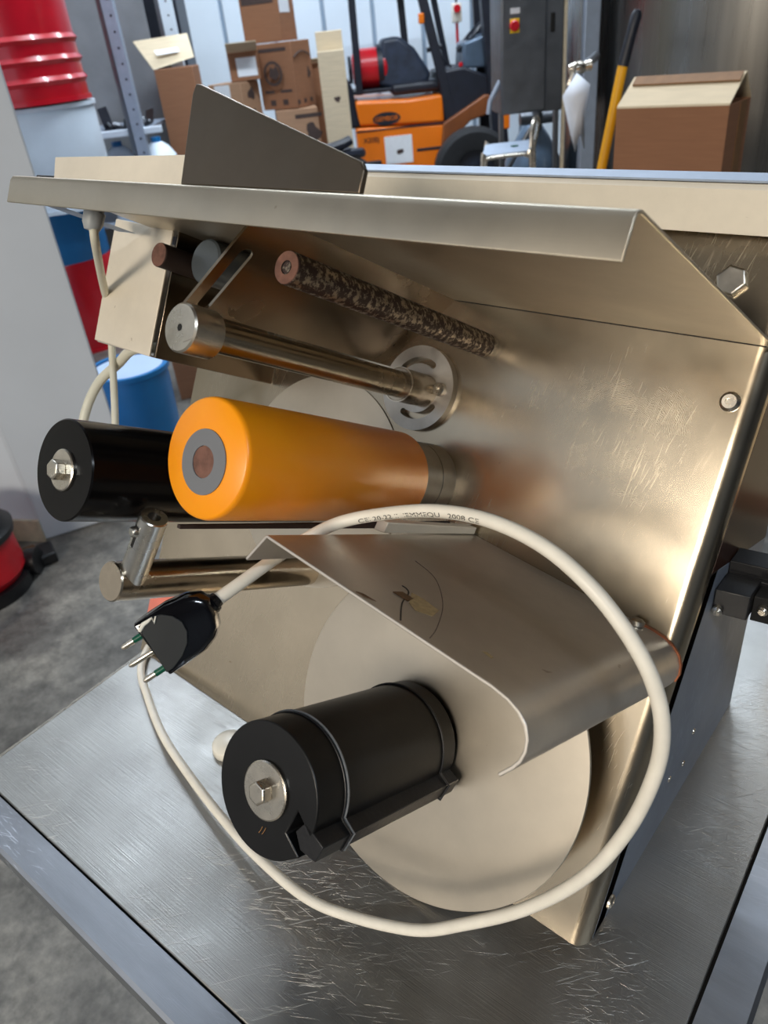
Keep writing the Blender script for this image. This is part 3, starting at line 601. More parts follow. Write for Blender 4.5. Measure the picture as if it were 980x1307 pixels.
for k, (x, y, gr) in enumerate([(186, 807, 1), (199, 829, 0), (212, 850, 1)]):
    dx, dy = -27, 18; z = -0.004
    if k == 1: dx, dy = -33, 21; z = 0.000
    b = MB(); b.lathe(PL(x, y, z), PL(x + dx, y + dy, z) - PL(x, y, z), [(0, 0.0023), ((PL(x + dx, y + dy) - PL(x, y)).length - .002, 0.0023), ((PL(x + dx, y + dy) - PL(x, y)).length, 0.0012), ((PL(x + dx, y + dy) - PL(x, y)).length + .0002, 0)], 20)
    pin = b.build('pin', M['bright'], pg)
    if gr:
        b = MB(); b.cyl(PL(x, y, z), PL(x + dx * .45, y + dy * .45, z), 0.0026, n=20); b.build('pin_sleeve', M['green'], pg)
a0 = PL(262, 778, 0.0); a1 = Vector(pts[0]) + (Vector(pts[1]) - Vector(pts[0])) * 0.1
b = MB(); b.lathe(a0, a1 - a0, [(0, 0.0085), (0.004, 0.0085), (0.0045, 0.0070), (0.006, 0.0070), (0.0065, 0.0082), (0.009, 0.0078), (0.0095, 0.0066), (0.012, 0.0062), (0.012, 0)], 24); b.build('strain_relief', M['plug_black'], pg)

# white plastic piece lying on the table behind the lower roller
wc = thing('white_bung', 'small white plastic piece on the table behind the lower black roller', 'bung', (-0.463, -0.040, TZ), math.radians(20))
b = MB(); b.lathe((0, 0, 0.0), (0, 0, 1), [(0, 0), (0, 0.022), (0.010, 0.021), (0.014, 0.017), (0.016, 0.010), (0.016, 0)], 28); b.build('bung_body', M['white_plastic'], wc, 0.001)
b = MB(); b.box(0.008, 0.020, -0.010, 0.000, 0.0125, 0.0172); b.build('brown_insert', M['cork'], wc, 0.001)

# ------------------------------------------------------------------ background of the hall
# drums at the left
def drum(name, label, r, f, z, parts, rad, h, ribs=()):
    t = bgthing(name, label, 'drum', r, f, z)
    for nm, mat, z0, z1 in parts:
        pr = [(z0, 0), (z0, rad * .985), (z0 + .012, rad)]
        zz = [q for q in ribs if z0 < q < z1]
        for q in zz: pr += [(q - .02, rad), (q, rad + .014), (q + .02, rad)]
        pr += [(z1 - .012, rad), (z1, rad * .985), (z1, 0)]
        b = MB(); b.lathe((0, 0, 0), (0, 0, 1), pr, 64); b.build(nm, mat, t)
    b = MB(); b.lathe((0, 0, 0), (0, 0, 1), [(h - .012, rad), (h - .012, rad + .012), (h + .008, rad + .012), (h + .008, rad - .01), (h - .012, rad - .01)], 64, True); b.build('rim', parts[-1][1], t)
    b = MB(); b.lathe((0, 0, 0), (0, 0, 1), [(0.0, rad - .01), (0.0, rad + .01), (0.02, rad + .01), (0.02, rad - .01)], 64, True); b.build('rim', parts[0][1], t)
    return t
drum('steel_drum', 'red and blue steel drum standing on the floor behind the white pillar', -1.87, 5.1, 0.0, [('lower_shell', M['red'], 0.0, 0.56), ('upper_shell', M['blue'], 0.56, 0.90)], 0.30, 0.90, (0.56,))
drum('steel_drum', 'white plastic drum with a blue lid, middle of the stack by the pillar', -1.65, 4.75, 0.91, [('drum_shell', M['white_drum'], 0.0, 0.06), ('blue_foot', M['blue'], 0.06, 0.10), ('drum_shell', M['white_drum'], 0.10, 0.51)], 0.32, 0.505)
drum('steel_drum', 'ribbed red steel drum, topmost of the stack by the pillar', -1.665, 4.72, 1.432, [('drum_shell', M['red'], 0.0, 0.88)], 0.335, 0.88, (0.10, 0.19, 0.28, 0.60))
# blue bin
t = bgthing('blue_drum', 'light blue plastic drum on the floor behind the black roller', 'drum', -1.035, 3.17, 0.0)
b = MB(); b.lathe((0, 0, 0), (0, 0, 1), [(0, 0), (0, 0.15), (0.40, 0.165), (0.46, 0.165), (0.46, 0)], 48); b.build('shell', M['blue'], t)
b = MB(); b.lathe((0, 0, 0), (0, 0, 1), [(0.461, 0), (0.461, 0.150), (0.465, 0.15), (0.465, 0)], 48); b.build('lid', M['lid'], t)
b = MB(); b.lathe((0, 0, 0), (0, 0, 1), [(0.45, 0.160), (0.45, 0.176), (0.472, 0.176), (0.472, 0.155)], 48, True); b.build('rim', M['blue'], t)
# brown carton on the floor behind
def carton(label, r, f, z, sx, sy, sz, mat, rz=0.0, group=None, flaps=(), prints=(), side_mat=None):
    t = bgthing('cardboard_box', label, 'box', r, f, z, rz, group)
    b = MB(); b.box(-sx / 2, sx / 2, -sy / 2, sy / 2, 0, sz); b.build('carton', mat, t, 0.004)
    for (edge, ln, ang) in flaps:
        a = math.radians(ang); b = MB()
        if edge == 'front': b.prism([(-sx / 2, -sy / 2, sz), (sx / 2, -sy / 2, sz), (sx / 2, -sy / 2 - ln * math.cos(a), sz + ln * math.sin(a)), (-sx / 2, -sy / 2 - ln * math.cos(a), sz + ln * math.sin(a))], (0, 0.0, 0.006))
        if edge == 'back': b.prism([(-sx / 2, sy / 2, sz), (sx / 2, sy / 2, sz), (sx / 2, sy / 2 + ln * math.cos(a), sz + ln * math.sin(a)), (-sx / 2, sy / 2 + ln * math.cos(a), sz + ln * math.sin(a))], (0, 0.004, 0.004))
        if edge == 'left': b.prism([(-sx / 2, -sy / 2, sz), (-sx / 2, sy / 2, sz), (-sx / 2 - ln * math.cos(a), sy / 2, sz + ln * math.sin(a)), (-sx / 2 - ln * math.cos(a), -sy / 2, sz + ln * math.sin(a))], (0.003, 0, 0.005))
        if edge == 'right': b.prism([(sx / 2, -sy / 2, sz), (sx / 2, sy / 2, sz), (sx / 2 + ln * math.cos(a), sy / 2, sz + ln * math.sin(a)), (sx / 2 + ln * math.cos(a), -sy / 2, sz + ln * math.sin(a))], (0.003, 0, 0.005))
        b.build('flap', M['card_pale'], t)
    for kind, side_, x0, x1, z0, z1 in prints:
        b = MB()
        if kind == 'blot':
            n = 14; fr = []
            for k in range(n):
                q = 2 * PI * k / n; rr = 1 + 0.22 * math.sin(3 * q + x0 * 40) + 0.12 * math.cos(5 * q)
                fr.append(((x0 + x1) / 2 + (x1 - x0) / 2 * rr * math.cos(q), (z0 + z1) / 2 + (z1 - z0) / 2 * rr * math.sin(q)))
            if side_ == 'f': b.prism([(p, -sy / 2 - .001, q) for p, q in fr], (0, -0.001, 0))
            else: b.prism([(sx / 2 + .001, p, q) for p, q in fr], (0.001, 0, 0))
        else:
            if side_ == 'f': b.box(x0, x1, -sy / 2 - .002, -sy / 2 - .0008, z0, z1)
            else: b.box(sx / 2 + .0008, sx / 2 + .002, x0, x1, z0, z1)
        b.build('print' if kind != 'label' else 'paper_label', M['paper'] if kind == 'label' else M['card_ink'], t)
    return t
carton('plain brown cardboard box on the floor behind the light blue drum', -0.86, 4.1, 0.0, 0.42, 0.4, 0.62, M['card2'], 0.2)
# pallet rack
rk = bgthing('pallet_rack', 'grey perforated steel rack behind the red drum', 'rack', -1.32, 5.6, 0.0)
def upright(x, y, mat, wd=0.075):
    b = MB(); b.box(x - wd / 2, x + wd / 2, y, y + 0.06, 0, 3.2); up = b.build('upright', mat, rk, 0.004)
    hb = MB()
    for k in range(26):
        z = 0.8 + k * 0.085; hb.lathe((x + 0.008, y - 0.0008, z), (0, -1, 0), [(0, 0.007), (0.0006, 0.007), (0.0006, 0)], 8)
    hb.build('hole_row', M['dark'], up, kind='stuff')
    b = MB(); b.box(x - wd / 2 - 0.030, x - wd / 2 - 0.004, y + 0.01, y + 0.05, 0, 3.2); b.build('upright_flange', M['cab'], up, 0.003)
upright(0.0, 0, M['galv']); upright(0.19, 0.9, M['wall'], 0.09); upright(-1.1, 0, M['galv'])
b = MB(); b.box(-1.1, 0.15, 0.02, 0.06, 1.16, 1.20); b.build('beam', M['wall'], rk, 0.004)
b = MB(); b.box(-1.1, 0.04, 0.06, 0.85, 1.17, 1.19); b.build('shelf_board', M['galv'], rk)
b = MB(); b.box(-1.1, 0.02, 0.97, 1.0, 0.0, 3.2); b.build('back_sheet', M['dim_wall'], rk)
for k, (x, wd, hh) in enumerate([(-0.19, 0.20, 0.13), (-0.02, 0.11, 0.09)]):
    t = bgthing('parts_tray', ['dark tray of parts on the rack shelf left of the upright', 'dark tray of parts on the rack shelf right of the upright', 'small dark tray at the end of the rack shelf'][k], 'tray', -1.32 + x, 5.95, 1.191)
    b = MB(); b.sheet([(-wd / 2, hh), (-wd / 2 + 0.02, 0.0), (wd / 2 - 0.02, 0.0), (wd / 2, hh)], 0.004, lambda a, c, e: (a, e, c + 0.004), -0.12, 0.12); b.build('tray', M['fork_black'], t)
    for q in range(7):
        b = MB(); b.lathe((random.uniform(-wd / 3, wd / 3), random.uniform(-.1, .08), 0.012), (random.uniform(-1, 1), random.uniform(-1, 1), 0.4), [(0, 0), (0, 0.012), (0.05, 0.012), (0.055, 0)], 10); b.build('fitting', M['cab'], t)
for k, x in enumerate((-0.24, 0.03)):
    t = bgthing('plastic_canister', ['white canister under the rack shelf, left of the upright', 'white canister under the rack shelf, right of the upright'][k], 'canister', -1.30 + x, 5.84, 0.62)
    b = MB(); b.lathe((0, 0, 0), (0, 0, 1), [(0, 0), (0, 0.12), (0.38, 0.12), (0.44, 0.08), (0.47, 0.04), (0.47, 0)], 32); b.build('canister_body', M['white_drum'], t)
    b = MB(); b.cyl((0, 0, 0.47), (0, 0, 0.5), 0.035); b.build('canister_cap', M['blue'], t)
b = MB(); b.box(-1.1, 0.04, 0.06, 0.85, 0.60, 0.619); b.build('shelf_board', M['galv'], rk)
# dark background equipment between rack and boxes
t = bgthing('dark_locker', 'dark steel locker standing between the rack and the boxes', 'locker', -1.42, 7.9, 0.0)
b = MB(); b.box(-0.55, 0.14, 0, 0.5, 0, 2.6); b.build('locker_body', M['fork_black'], t, 0.01)
b = MB(); b.box(-0.53, -0.17, -0.02, -0.001, 0.1, 2.55); b.build('locker_door', M['fork_black'], t, 0.005)
b = MB(); b.box(-0.15, 0.12, -0.02, -0.001, 0.1, 2.55); b.build('locker_door', M['fork_black'], t, 0.005)
# stack of cartons
carton('large open cardboard box with raised pale flaps left of the carton stack', -1.115, 6.35, 0.0, 0.27, 0.30, 1.505, M['card2'], 0.0, None, (), ())
opn = [o for o in C.objects if o.name.startswith('cardboard_box')][-1]
b = MB(); b.prism([(-0.27, 0.02, 1.685), (0.10, 0.12, 1.70), (0.15, -0.09, 1.555), (-0.135, -0.152, 1.506)], (0, 0.006, 0.003)); b.build('flap', M['card_pale'], opn)
b = MB(); b.prism([(-0.12, -0.070, 1.620), (0.04, -0.035, 1.625), (0.055, -0.070, 1.596), (-0.10, -0.10, 1.590)], (0, -0.006, 0.0)); b.build('paper_label', M['paper'], opn)
carton('brown carton behind the raised flaps, lowest of the left stack', -0.815, 7.2, 0.0, 0.44, 0.40, 1.04, M['card'], 0.0)
carton('small printed carton with white label, left of the big printed carton', -0.83, 7.15, 1.045, 0.32, 0.26, 0.30, M['card'], -0.5, None, (), (('label', 'f', -0.10, 0.05, 0.19, 0.29), ('blot', 's', -0.05, 0.05, 0.17, 0.25), ('blot', 's', -0.04, 0.04, 0.05, 0.10)))
carton('small open carton with a white flap on top of the left stack', -0.72, 7.18, 1.35, 0.24, 0.26, 0.20, M['card2'], 0.1, None, (('front', 0.14, 25),), (('label', 'f', -0.06, 0.10, 0.03, 0.16),))
carton('carton printed with a dark emblem, lowest beside the tall flat carton', -0.355, 7.2, 0.0, 0.34, 0.34, 1.11, M['card'], 0.1, None, (), (('blot', 'f', 0.05, 0.17, 0.84, 1.0), ('bar', 'f', -0.02, 0.2, 1.04, 1.07)))
big = carton('big brown carton printed with a round dark emblem, upright in the stack', -0.395, 7.25, 1.115, 0.34, 0.30, 0.47, M['card2'], -0.5, None, (), (('bar', 'f', -0.14, 0.12, 0.41, 0.435), ('bar', 'f', -0.13, -0.04, 0.12, 0.14), ('bar', 'f', 0.02, 0.13, 0.12, 0.14), ('bar', 'f', -0.09, -0.04, 0.03, 0.07), ('bar', 'f', 0.03, 0.08, 0.03, 0.07), ('bar', 's', -0.15, -0.11, 0.03, 0.06), ('bar', 's', -0.05, -0.01, 0.03, 0.06), ('bar', 's', 0.05, 0.09, 0.03, 0.06), ('blot', 's', 0.06, 0.10, 0.20, 0.28)))
b = MB(); b.lathe((-0.01, -0.1805, 0.26), (0, -1, 0), [(0, 0.088), (0.001, 0.088), (0.001, 0.068), (0, 0.068)], 30, True); b.build('emblem_ring', M['card_ink'], big)
b = MB(); b.prism([(-0.05, -0.1815, 0.24), (-0.03, -0.1815, 0.31), (0.0, -0.1815, 0.29), (0.03, -0.1815, 0.32), (0.05, -0.1815, 0.25), (0.01, -0.1815, 0.21)], (0, -0.001, 0)); b.build('emblem', M['card_ink'], big)
b = MB(); b.tube([(0.1815, -0.14 + 0.025 * k, 0.36 + 0.035 * math.sin(PI * k / 10)) for k in range(11)], 0.006, 6); b.build('arched_lettering', M['card_ink'], big)
t2 = carton('tall brown carton with black and white labels, topmost of the stack', -0.475, 7.3, 1.59, 0.34, 0.28, 0.60, M['card2'], -0.4, None, (), (('bar', 'f', -0.15, 0.13, 0.26, 0.34), ('label', 's', -0.13, 0.05, 0.19, 0.42)))
carton('tall pale flat carton with a torn hole beside the forklift', -0.01, 7.0, 0.0, 0.21, 0.13, 1.49, M['card_pale'], 0.0, None, (('back', 0.13, 88),), (('blot', 'f', -0.01, 0.04, 1.135, 1.175),))
carton('narrow brown carton between the printed box and the tall pale carton', -0.16, 7.50, 0.0, 0.10, 0.2, 1.41, M['card2'], 0.0, None, (('front', 0.06, 30),))
# coils of black hose in front
t = bgthing('black_hose', 'coiled black hose in front of the cartons', 'hose', -0.13, 6.4, 0.0)
Lp = []
for k in range(170):
    a = k * 0.33; Lp.append((0.25 * math.cos(a) + 0.03 * math.sin(a * 2.3), 0.16 * math.sin(a), 0.06 + 0.0050 * k + 0.02 * math.sin(a * 1.7)))
b = MB(); b.tube(Lp, 0.036, 8); b.build('hose_coil', M['fork_black'], t)

# ------------------------------------------------------------------ forklift
fk = bgthing('forklift', 'orange forklift truck with black mast parked before the white wall', 'forklift', 0.56, 8.0, 0.0, 0.0)
def fbox(name, x0, x1, y0, y1, z0, z1, mat, bev=0.02, par=None):
    b = MB(); b.box(x0, x1, y0, y1, z0, z1); return b.build(name, mat, par or fk, bev, 3)
b = MB(); b.prism([(-0.40, -0.10, 1.06), (-0.42, -0.10, 0.85), (0.42, -0.10, 0.80), (0.42, -0.10, 1.04), (0.10, -0.10, 1.03)], (0, 0.9, 0)); eh = b.build('engine_cover', M['orange'], fk, 0.03, 3)
b = MB(); b.prism([(-0.42, -0.12, 0.84), (-0.40, -0.12, 0.12), (0.34, -0.12, 0.12), (0.42, -0.12, 0.79)], (0, 0.9, 0)); lb = b.build('chassis', M['orange'], fk, 0.02, 3)
fbox('seam_strip', -0.41, 0.42, -0.125, -0.1, 0.800, 0.812, M['fork_black'], 0)
fbox('step_slot', 0.14, 0.38, -0.126, -0.1, 0.585, 0.61, M['fork_black'], 0.003)
b = MB(); b.prism([(-0.50, -0.11, 1.24), (-0.42, -0.11, 1.22), (-0.36, -0.11, 0.84), (-0.50, -0.11, 0.83)], (0, 0.8, 0)); b.build('counterweight', M['fork_black'], fk, 0.03)
b = MB(); b.prism([(0.30, -0.16, 0.12), (0.40, -0.16, 0.80), (0.80, -0.16, 1.00), (0.92, -0.16, 0.98), (0.92, -0.16, 0.86), (0.66, -0.16, 0.80), (0.44, -0.16, 0.62), (0.36, -0.16, 0.12)], (0, 0.5, 0)); b.build('front_fender', M['orange_shaded'], fk, 0.012)
b = MB(); b.prism([(0.38, -0.1, 1.22), (0.62, -0.1, 1.24), (0.95, -0.1, 1.10), (0.90, -0.1, 0.86), (0.42, -0.1, 0.80)], (0, 0.7, 0)); b.build('cowl', M['fork_black'], fk, 0.02)
b = MB(); b.prism([(0.62, 0.0, 1.22), (0.64, 0.0, 1.42), (0.90, 0.0, 1.48), (0.97, 0.0, 1.20)], (0, 0.5, 0)); b.build('dashboard', M['window_sheet'], fk, 0.02)
# logo oval and lettering
b = MB(); b.lathe((0.0, 0, 0), (0, 0, 1), [(0, 0), (0, 1.0), (1, 1.0), (1, 0)], 32); ov = b.build('logo_oval', M['fork_black'], eh)
ov.matrix_local = Matrix.Translation((-0.12, -0.1015, 0.89)) @ Matrix.Diagonal((0.13, 0.002, 0.055, 1)) @ Matrix.Rotation(PI / 2, 4, 'X')
text('logo_text', 'GEMBOR', 0.055, M['orange'], eh, frame((-0.12, -0.106, 0.89), (1, 0, 0), (0, 0, 1)), 0.001)
text('model_text', 'X20BJ', 0.06, M['fork_black'], lb, frame((-0.28, -0.124, 0.725), (1, 0, 0), (0, 0, 1)), 0.001)
fbox('notice', -0.16, 0.10, -0.126, -0.121, 0.50, 0.74, M['paper'], 0, lb)
b = MB(); b.lathe((-0.03, -0.127, 0.60), (0, -1, 0), [(0, 0.022), (0.001, 0.022), (0.001, 0)], 12); b.lathe((-0.005, -0.127, 0.605), (0, -1, 0), [(0, 0.02), (0.001, 0.02), (0.001, 0)], 12); b.build('notice_print', M['card_ink'], lb)
# wheels
def wheel(x, r, y=-0.20):
    b = MB(); b.lathe((x, y, r), (0, 1, 0), [(0.01, r * .5), (0.0, r * .55), (0.0, r * .9), (0.03, r), (0.17, r), (0.20, r * .9), (0.2, r * .5), (0.01, r * .5)], 40, False); wh = b.build('wheel', M['tyre'], fk)
    b = MB(); b.lathe((x, y + 0.02, r), (0, 1, 0), [(0, 0), (0, r * .2), (0.03, r * .25), (0.03, r * .5), (0.1, r * .5)], 24); b.build('hub', M['fork_black'], wh)
wheel(-0.42, 0.27, -0.22); wheel(0.66, 0.38, -0.36)
fbox('tread_cover', -0.5, -0.2, -0.13, 0.5, 0.3, 0.55, M['fork_black'], 0.02)
# seat, gas bottle
b = MB(); b.prism([(-0.16, 0.05, 1.16), (0.02, 0.05, 1.10), (0.30, 0.05, 1.14), (0.34, 0.05, 1.20), (0.20, 0.05, 1.42), (0.06, 0.05, 1.53), (-0.10, 0.05, 1.52)], (0, 0.45, 0)); b.build('seat_back', M['seat'], fk, 0.05, 3)
fbox('seat_cushion', -0.05, 0.52, 0.0, 0.55, 1.06, 1.16, M['fork_black'], 0.04)
b = MB(); b.lathe((-0.02, 0.2, 1.30), (-1, 0, 0), [(0, 0), (0.02, 0.13), (0.06, 0.165), (0.30, 0.165), (0.36, 0.12), (0.37, 0)], 36); gb = b.build('gas_bottle', M['hose_red'], fk)
b = MB(); b.lathe((-0.39, 0.2, 1.30), (-1, 0, 0), [(0, 0.11), (0.03, 0.115), (0.03, 0.10), (0, 0.10)], 30, True); b.build('bottle_collar', M['fork_black'], gb)
b = MB(); b.lathe((-0.10, 0.2, 1.30), (-1, 0, 0), [(0, 0.168), (0.0, 0.185), (0.05, 0.185), (0.05, 0.168)], 36, True); b.build('bottle_strap', M['fork_black'], gb)
fbox('bottle_tray', -0.46, 0.0, 0.02, 0.4, 1.10, 1.135, M['fork_black'], 0.01)
# overhead guard posts
def post(name, p0, p1, wd, mat=None):
    b = MB(); b.tube([p0, p1], wd, 4); return b.build(name, mat or M['fork_black'], fk, 0.006)
post('guard_post', (-0.345, 0.0, 1.10), (-0.33, 0.0, 2.3), 0.045)
post('guard_post', (0.17, 0.6, 1.15), (0.12, 0.6, 2.3), 0.045)
post('guard_post', (0.50, -0.06, 0.84), (0.16, -0.06, 2.3), 0.058)
post('guard_post', (0.62, 0.6, 0.9), (0.36, 0.6, 2.3), 0.04)
b = MB(); b.box(-0.45, 0.45, -0.1, 0.7, 2.3, 2.34); b.build('overhead_guard', M['fork_black'], fk, 0.01)
post('mast_rail', (0.97, -0.10, 0.2), (0.78, -0.10, 2.6), 0.10); post('mast_rail', (0.92, 0.5, 0.2), (0.82, 0.5, 2.6), 0.07)
for z in (0.5, 1.0): fbox('mast_crossbar', 0.86, 0.98, -0.1, 0.5, z, z + 0.07, M['fork_black'], 0.01)
fbox('mast_plate', 0.94, 1.02, -0.18, -0.10, 0.70, 0.86, M['orange'], 0.01)
b = MB(); b.lathe((0.74, 0.2, 1.45), (-0.55, 0, 0.6), [(0, 0.16), (0.014, 0.172), (0.028, 0.16), (0.014, 0.148)], 36, True); sw = b.build('steering_wheel', M['fork_black'], fk)
b = MB(); b.cyl((0.84, 0.2, 1.30), (0.74, 0.2, 1.45), 0.03); b.tube([(0.60, 0.2, 1.37), (0.74, 0.2, 1.45), (0.85, 0.2, 1.58)], 0.014, 8); b.build('wheel_spokes', M['fork_black'], sw)
post('lever', (0.52, 0.0, 1.24), (0.36, 0.0, 1.40), 0.014); b = MB(); b.cyl((0.44, 0.0, 1.41), (0.30, 0.0, 1.395), 0.02); b.build('lever_grip', M['fork_black'], fk)
fbox('tail_lamp', 0.23, 0.28, -0.13, -0.09, 1.60, 1.68, M['orange'], 0.01)
b = MB(); b.lathe((0.60, -0.02, 1.255), (0, -1, 0), [(0, 0.02), (0.02, 0.02), (0.025, 0)], 12); b.build('red_knob', M['hose_red'], fk)
# wall switch with cord behind forklift
t = bgthing('wall_pendant', 'red and yellow crane pendant hanging in front of the white wall', 'switch', 1.33, 9.3, 1.30)
b = MB(); b.cyl((0, 0, 0.45), (0, 0, 4.2), 0.012); b.build('pendant_cable', M['fork_black'], t)
b = MB(); b.box(-0.05, 0.05, -0.04, 0.04, 0.28, 0.45); b.build('pendant_box', M['white_plastic'], t, 0.01)
b = MB(); b.cyl((0, -0.04, 0.40), (0, -0.07, 0.40), 0.035); b.build('red_button', M['hose_red'], t)
b = MB(); b.cyl((0, 0, -0.0), (0, 0, 0.28), 0.015); b.build('pendant_stem', M['hose_red'], t)

# ------------------------------------------------------------------ control cabinet
cb = bgthing('control_cabinet', 'grey steel control cabinet with red emergency knob', 'cabinet', 0.98, 4.5, 0.0)
b = MB(); b.box(-0.115, 0.118, 0, 0.30, 1.142, 1.95); b.build('cabinet_body', M['cab'], cb, 0.006)
b = MB(); b.box(-0.110, 0.113, -0.012, -0.0005, 1.150, 1.94); b.build('cabinet_door', M['cab'], cb, 0.004)
b = MB(); b.box(0.1185, 0.215, 0.03, 0.30, 1.135, 1.95); b.build('cabinet_side', M['cab'], cb, 0.004)
b = MB(); b.box(0.148, 0.170, 0.022, 0.0295, 1.495, 1.58); b.build('handle_slot', M['dark'], cb, 0.004)
b = MB(); b.box(-0.070, -0.022, -0.0165, -0.0125, 1.510, 1.572); sw = b.build('switch_plate', M['sign_yellow'], cb, 0.002)
b = MB(); b.cyl((-0.050, -0.017, 1.541), (-0.050, -0.038, 1.541), 0.024, ch=0.004); b.build('knob', M['hose_red'], sw)
b = MB(); b.box(-0.068, -0.020, -0.0145, -0.0125, 1.592, 1.617); b.build('name_plate', M['paper'], cb)
b = MB(); b.box(0.217, 0.232, 0.02, 0.05, 0.0, 2.2); b.build('conduit', M['cream_pipe'], cb, 0.002)
for x in (-0.105, 0.195):
    b = MB(); b.box(x - 0.012, x + 0.012, 0.05, 0.09, 0.0, 1.142); b.build('leg', M['cab'], cb, 0.002)
b = MB(); b.tube([(0.12, 0.1, 1.14), (-0.10, 0.1, 0.80)], 0.012, 8); b.build('brace', M['cab'], cb)
b = MB(); b.tube([(-0.11, 0.06, 1.30), (-0.165, 0.06, 1.21), (-0.175, 0.06, 1.15)], 0.013, 8); b.build('brace', M['galv'], cb)
# dark machinery under and beside the cabinet
t = bgthing('valve_block', 'dark steel valve block under the control cabinet', 'valve', 1.17, 5.1, 0.0)
b = MB(); b.lathe((0, 0, 0.0), (0, 0, 1), [(0, 0), (0, 0.17), (0.82, 0.17), (0.95, 0.10), (1.02, 0.05), (1.12, 0.05), (1.12, 0)], 28); b.build('valve_body', M['window_sheet'], t)
b = MB(); b.lathe((-0.10, -0.1, 1.06), (1, 0, 0), [(0, 0), (0, 0.035), (0.2, 0.035), (0.2, 0)], 16); b.lathe((0.0, -0.12, 1.00), (0, 0, 1), [(0, 0), (0, 0.03), (0.14, 0.03), (0.14, 0)], 16); b.build('pipe_tee', M['cab'], t)
# chrome step stool
st = bgthing('step_stool', 'chrome tube step stool between forklift and cabinet', 'stool', 0.84, 4.12, 0.0)
cr_ = M['bright']
for y in (0.0, 0.24):
    x0, x1 = (-0.15, 0.10) if y == 0 else (-0.09, 0.17)
    zt = 0.995 if y == 0 else 1.015
    b = MB(); b.tube(smooth_path([(x0 - 0.01, y, 0.0), (x0, y, zt - 0.06), (x0 + 0.02, y, zt - 0.01), (x0 + 0.06, y, zt), (x1 - 0.06, y, zt), (x1 - 0.02, y, zt - 0.01), (x1, y, zt - 0.06), (x1 + 0.01, y, 0.0)], 5), 0.0095, 10); b.build('leg_frame', cr_, st)
b = MB(); b.prism([(-0.15, 0.0, 0.998), (0.10, 0.0, 0.998), (0.16, 0.24, 1.015), (-0.09, 0.24, 1.015)], (0, 0, 0.014)); b.build('step', M['galv'], st, 0.004)
b = MB(); b.tube(smooth_path([(0.10, 0.02, 0.97), (0.115, 0.05, 1.10), (0.14, 0.10, 1.14), (0.18, 0.2, 1.11), (0.165, 0.24, 0.98)], 5), 0.011, 10); b.build('handrail', cr_, st)
b = MB(); b.lathe((0.04, 0.12, 1.0205), (0, 0, 1), [(0, 0), (0, 0.02), (0.004, 0.02), (0.004, 0)], 12); b.build('green_sticker', M['green'], st)

# ------------------------------------------------------------------ big tank
tk = bgthing('steel_tank', 'huge brushed stainless steel tank behind the cardboard box', 'tank', 2.45, 4.9, 0.0)
b = MB(); b.lathe((0, 0, 0.35), (0, 0, 1), [(0, 0), (0, 1.08), (0.02, 1.10), (3.2, 1.10), (3.4, 0.9), (3.5, 0)], 128); b.build('tank_shell', M['tank'], tk)
for a in (200, 250, 300, 30):
    q = math.radians(a); b = MB(); b.cyl((1.0 * math.cos(q), 1.0 * math.sin(q), 0), (1.0 * math.cos(q), 1.0 * math.sin(q), 0.4), 0.05); b.build('tank_leg', M['cab'], tk)
b = MB(); b.box(-1.16, -1.08, -0.42, -0.36, 0.0, 2.6); b.build('tank_rib', M['galv'], tk, 0.006)
# valve with hanging cloth
vt = bgthing('tap_valve', 'small steel tap on the tank above the white cloth', 'tap', 0.925, 3.3, 1.36)
b = MB(); b.cyl((0.02, 0.0, 0.03), (0.30, 0.75, 0.03), 0.018); b.build('pipe', M['cab'], vt)
b = MB(); b.lathe((-0.03, 0.0, 0.03), (1, 0, 0.1), [(0, 0), (0, 0.016), (0.02, 0.022), (0.05, 0.022), (0.06, 0.016), (0.085, 0.02), (0.085, 0)], 20); b.build('tap_body', M['bright'], vt)
b = MB(); b.tube([(0.0, -0.01, 0.05), (-0.02, -0.02, 0.02), (-0.035, -0.02, -0.02)], 0.008, 8); b.build('tap_lever', M['bright'], vt)
cl = bgthing('hanging_cloth', 'white cloth hanging from the tap in two points', 'cloth', 0.918, 3.26, 1.118)
def cloth():
    b = MB(); n = 10; L = [(-0.060, 0.19), (-0.003, 0.262), (0.046, 0.22), (0.036, 0.0 + .10), (0.032, -0.005), (0.018, 0.05), (-0.004, -0.010), (-0.02, 0.055)]
    top = [b.bm.verts.new((x, -0.008 + 0.02 * ((i % 2) - .5), z)) for i, (x, z) in enumerate(L)]
    c = b.bm.verts.new((0.005, -0.030, 0.16))
    for i in range(len(L)): b.bm.faces.new([top[i], top[(i + 1) % len(L)], c])
    return b
o = cloth().build('cloth', M['cloth'], cl, ang=180); sm = o.modifiers.new('solid', 'SOLIDIFY'); sm.thickness = 0.006
# yellow pole
pt = bgthing('broom_pole', 'yellow pole with black grip leaning beside the cardboard box', 'broom', 0.0, 3.0, 0.0)
p_lo, p_mid, p_hi = Vector((0.735, 0.0, 0.0)), Vector((1.004, 0.0, 1.404)), Vector((1.043, 0.0, 1.565))
p_lo = p_mid + (Vector((0.942, 0, 1.043)) - p_mid) * 3.889
b = MB(); b.cyl(p_lo, p_mid, 0.0175, n=20); b.build('pole', M['yellow'], pt)
b = MB(); b.lathe(p_mid - (p_hi - p_mid) * 0.02, p_hi - p_mid, [(0, 0), (0, 0.0185), (0.10, 0.0175), (0.150, 0.019), (0.165, 0.012), (0.168, 0)], 20); b.build('grip', M['fork_black'], pt)
b = MB(); b.box(p_lo.x - 0.14, p_lo.x + 0.14, -0.03, 0.03, 0.0, 0.055); b.build('brush_head', M['fork_black'], pt, 0.006)
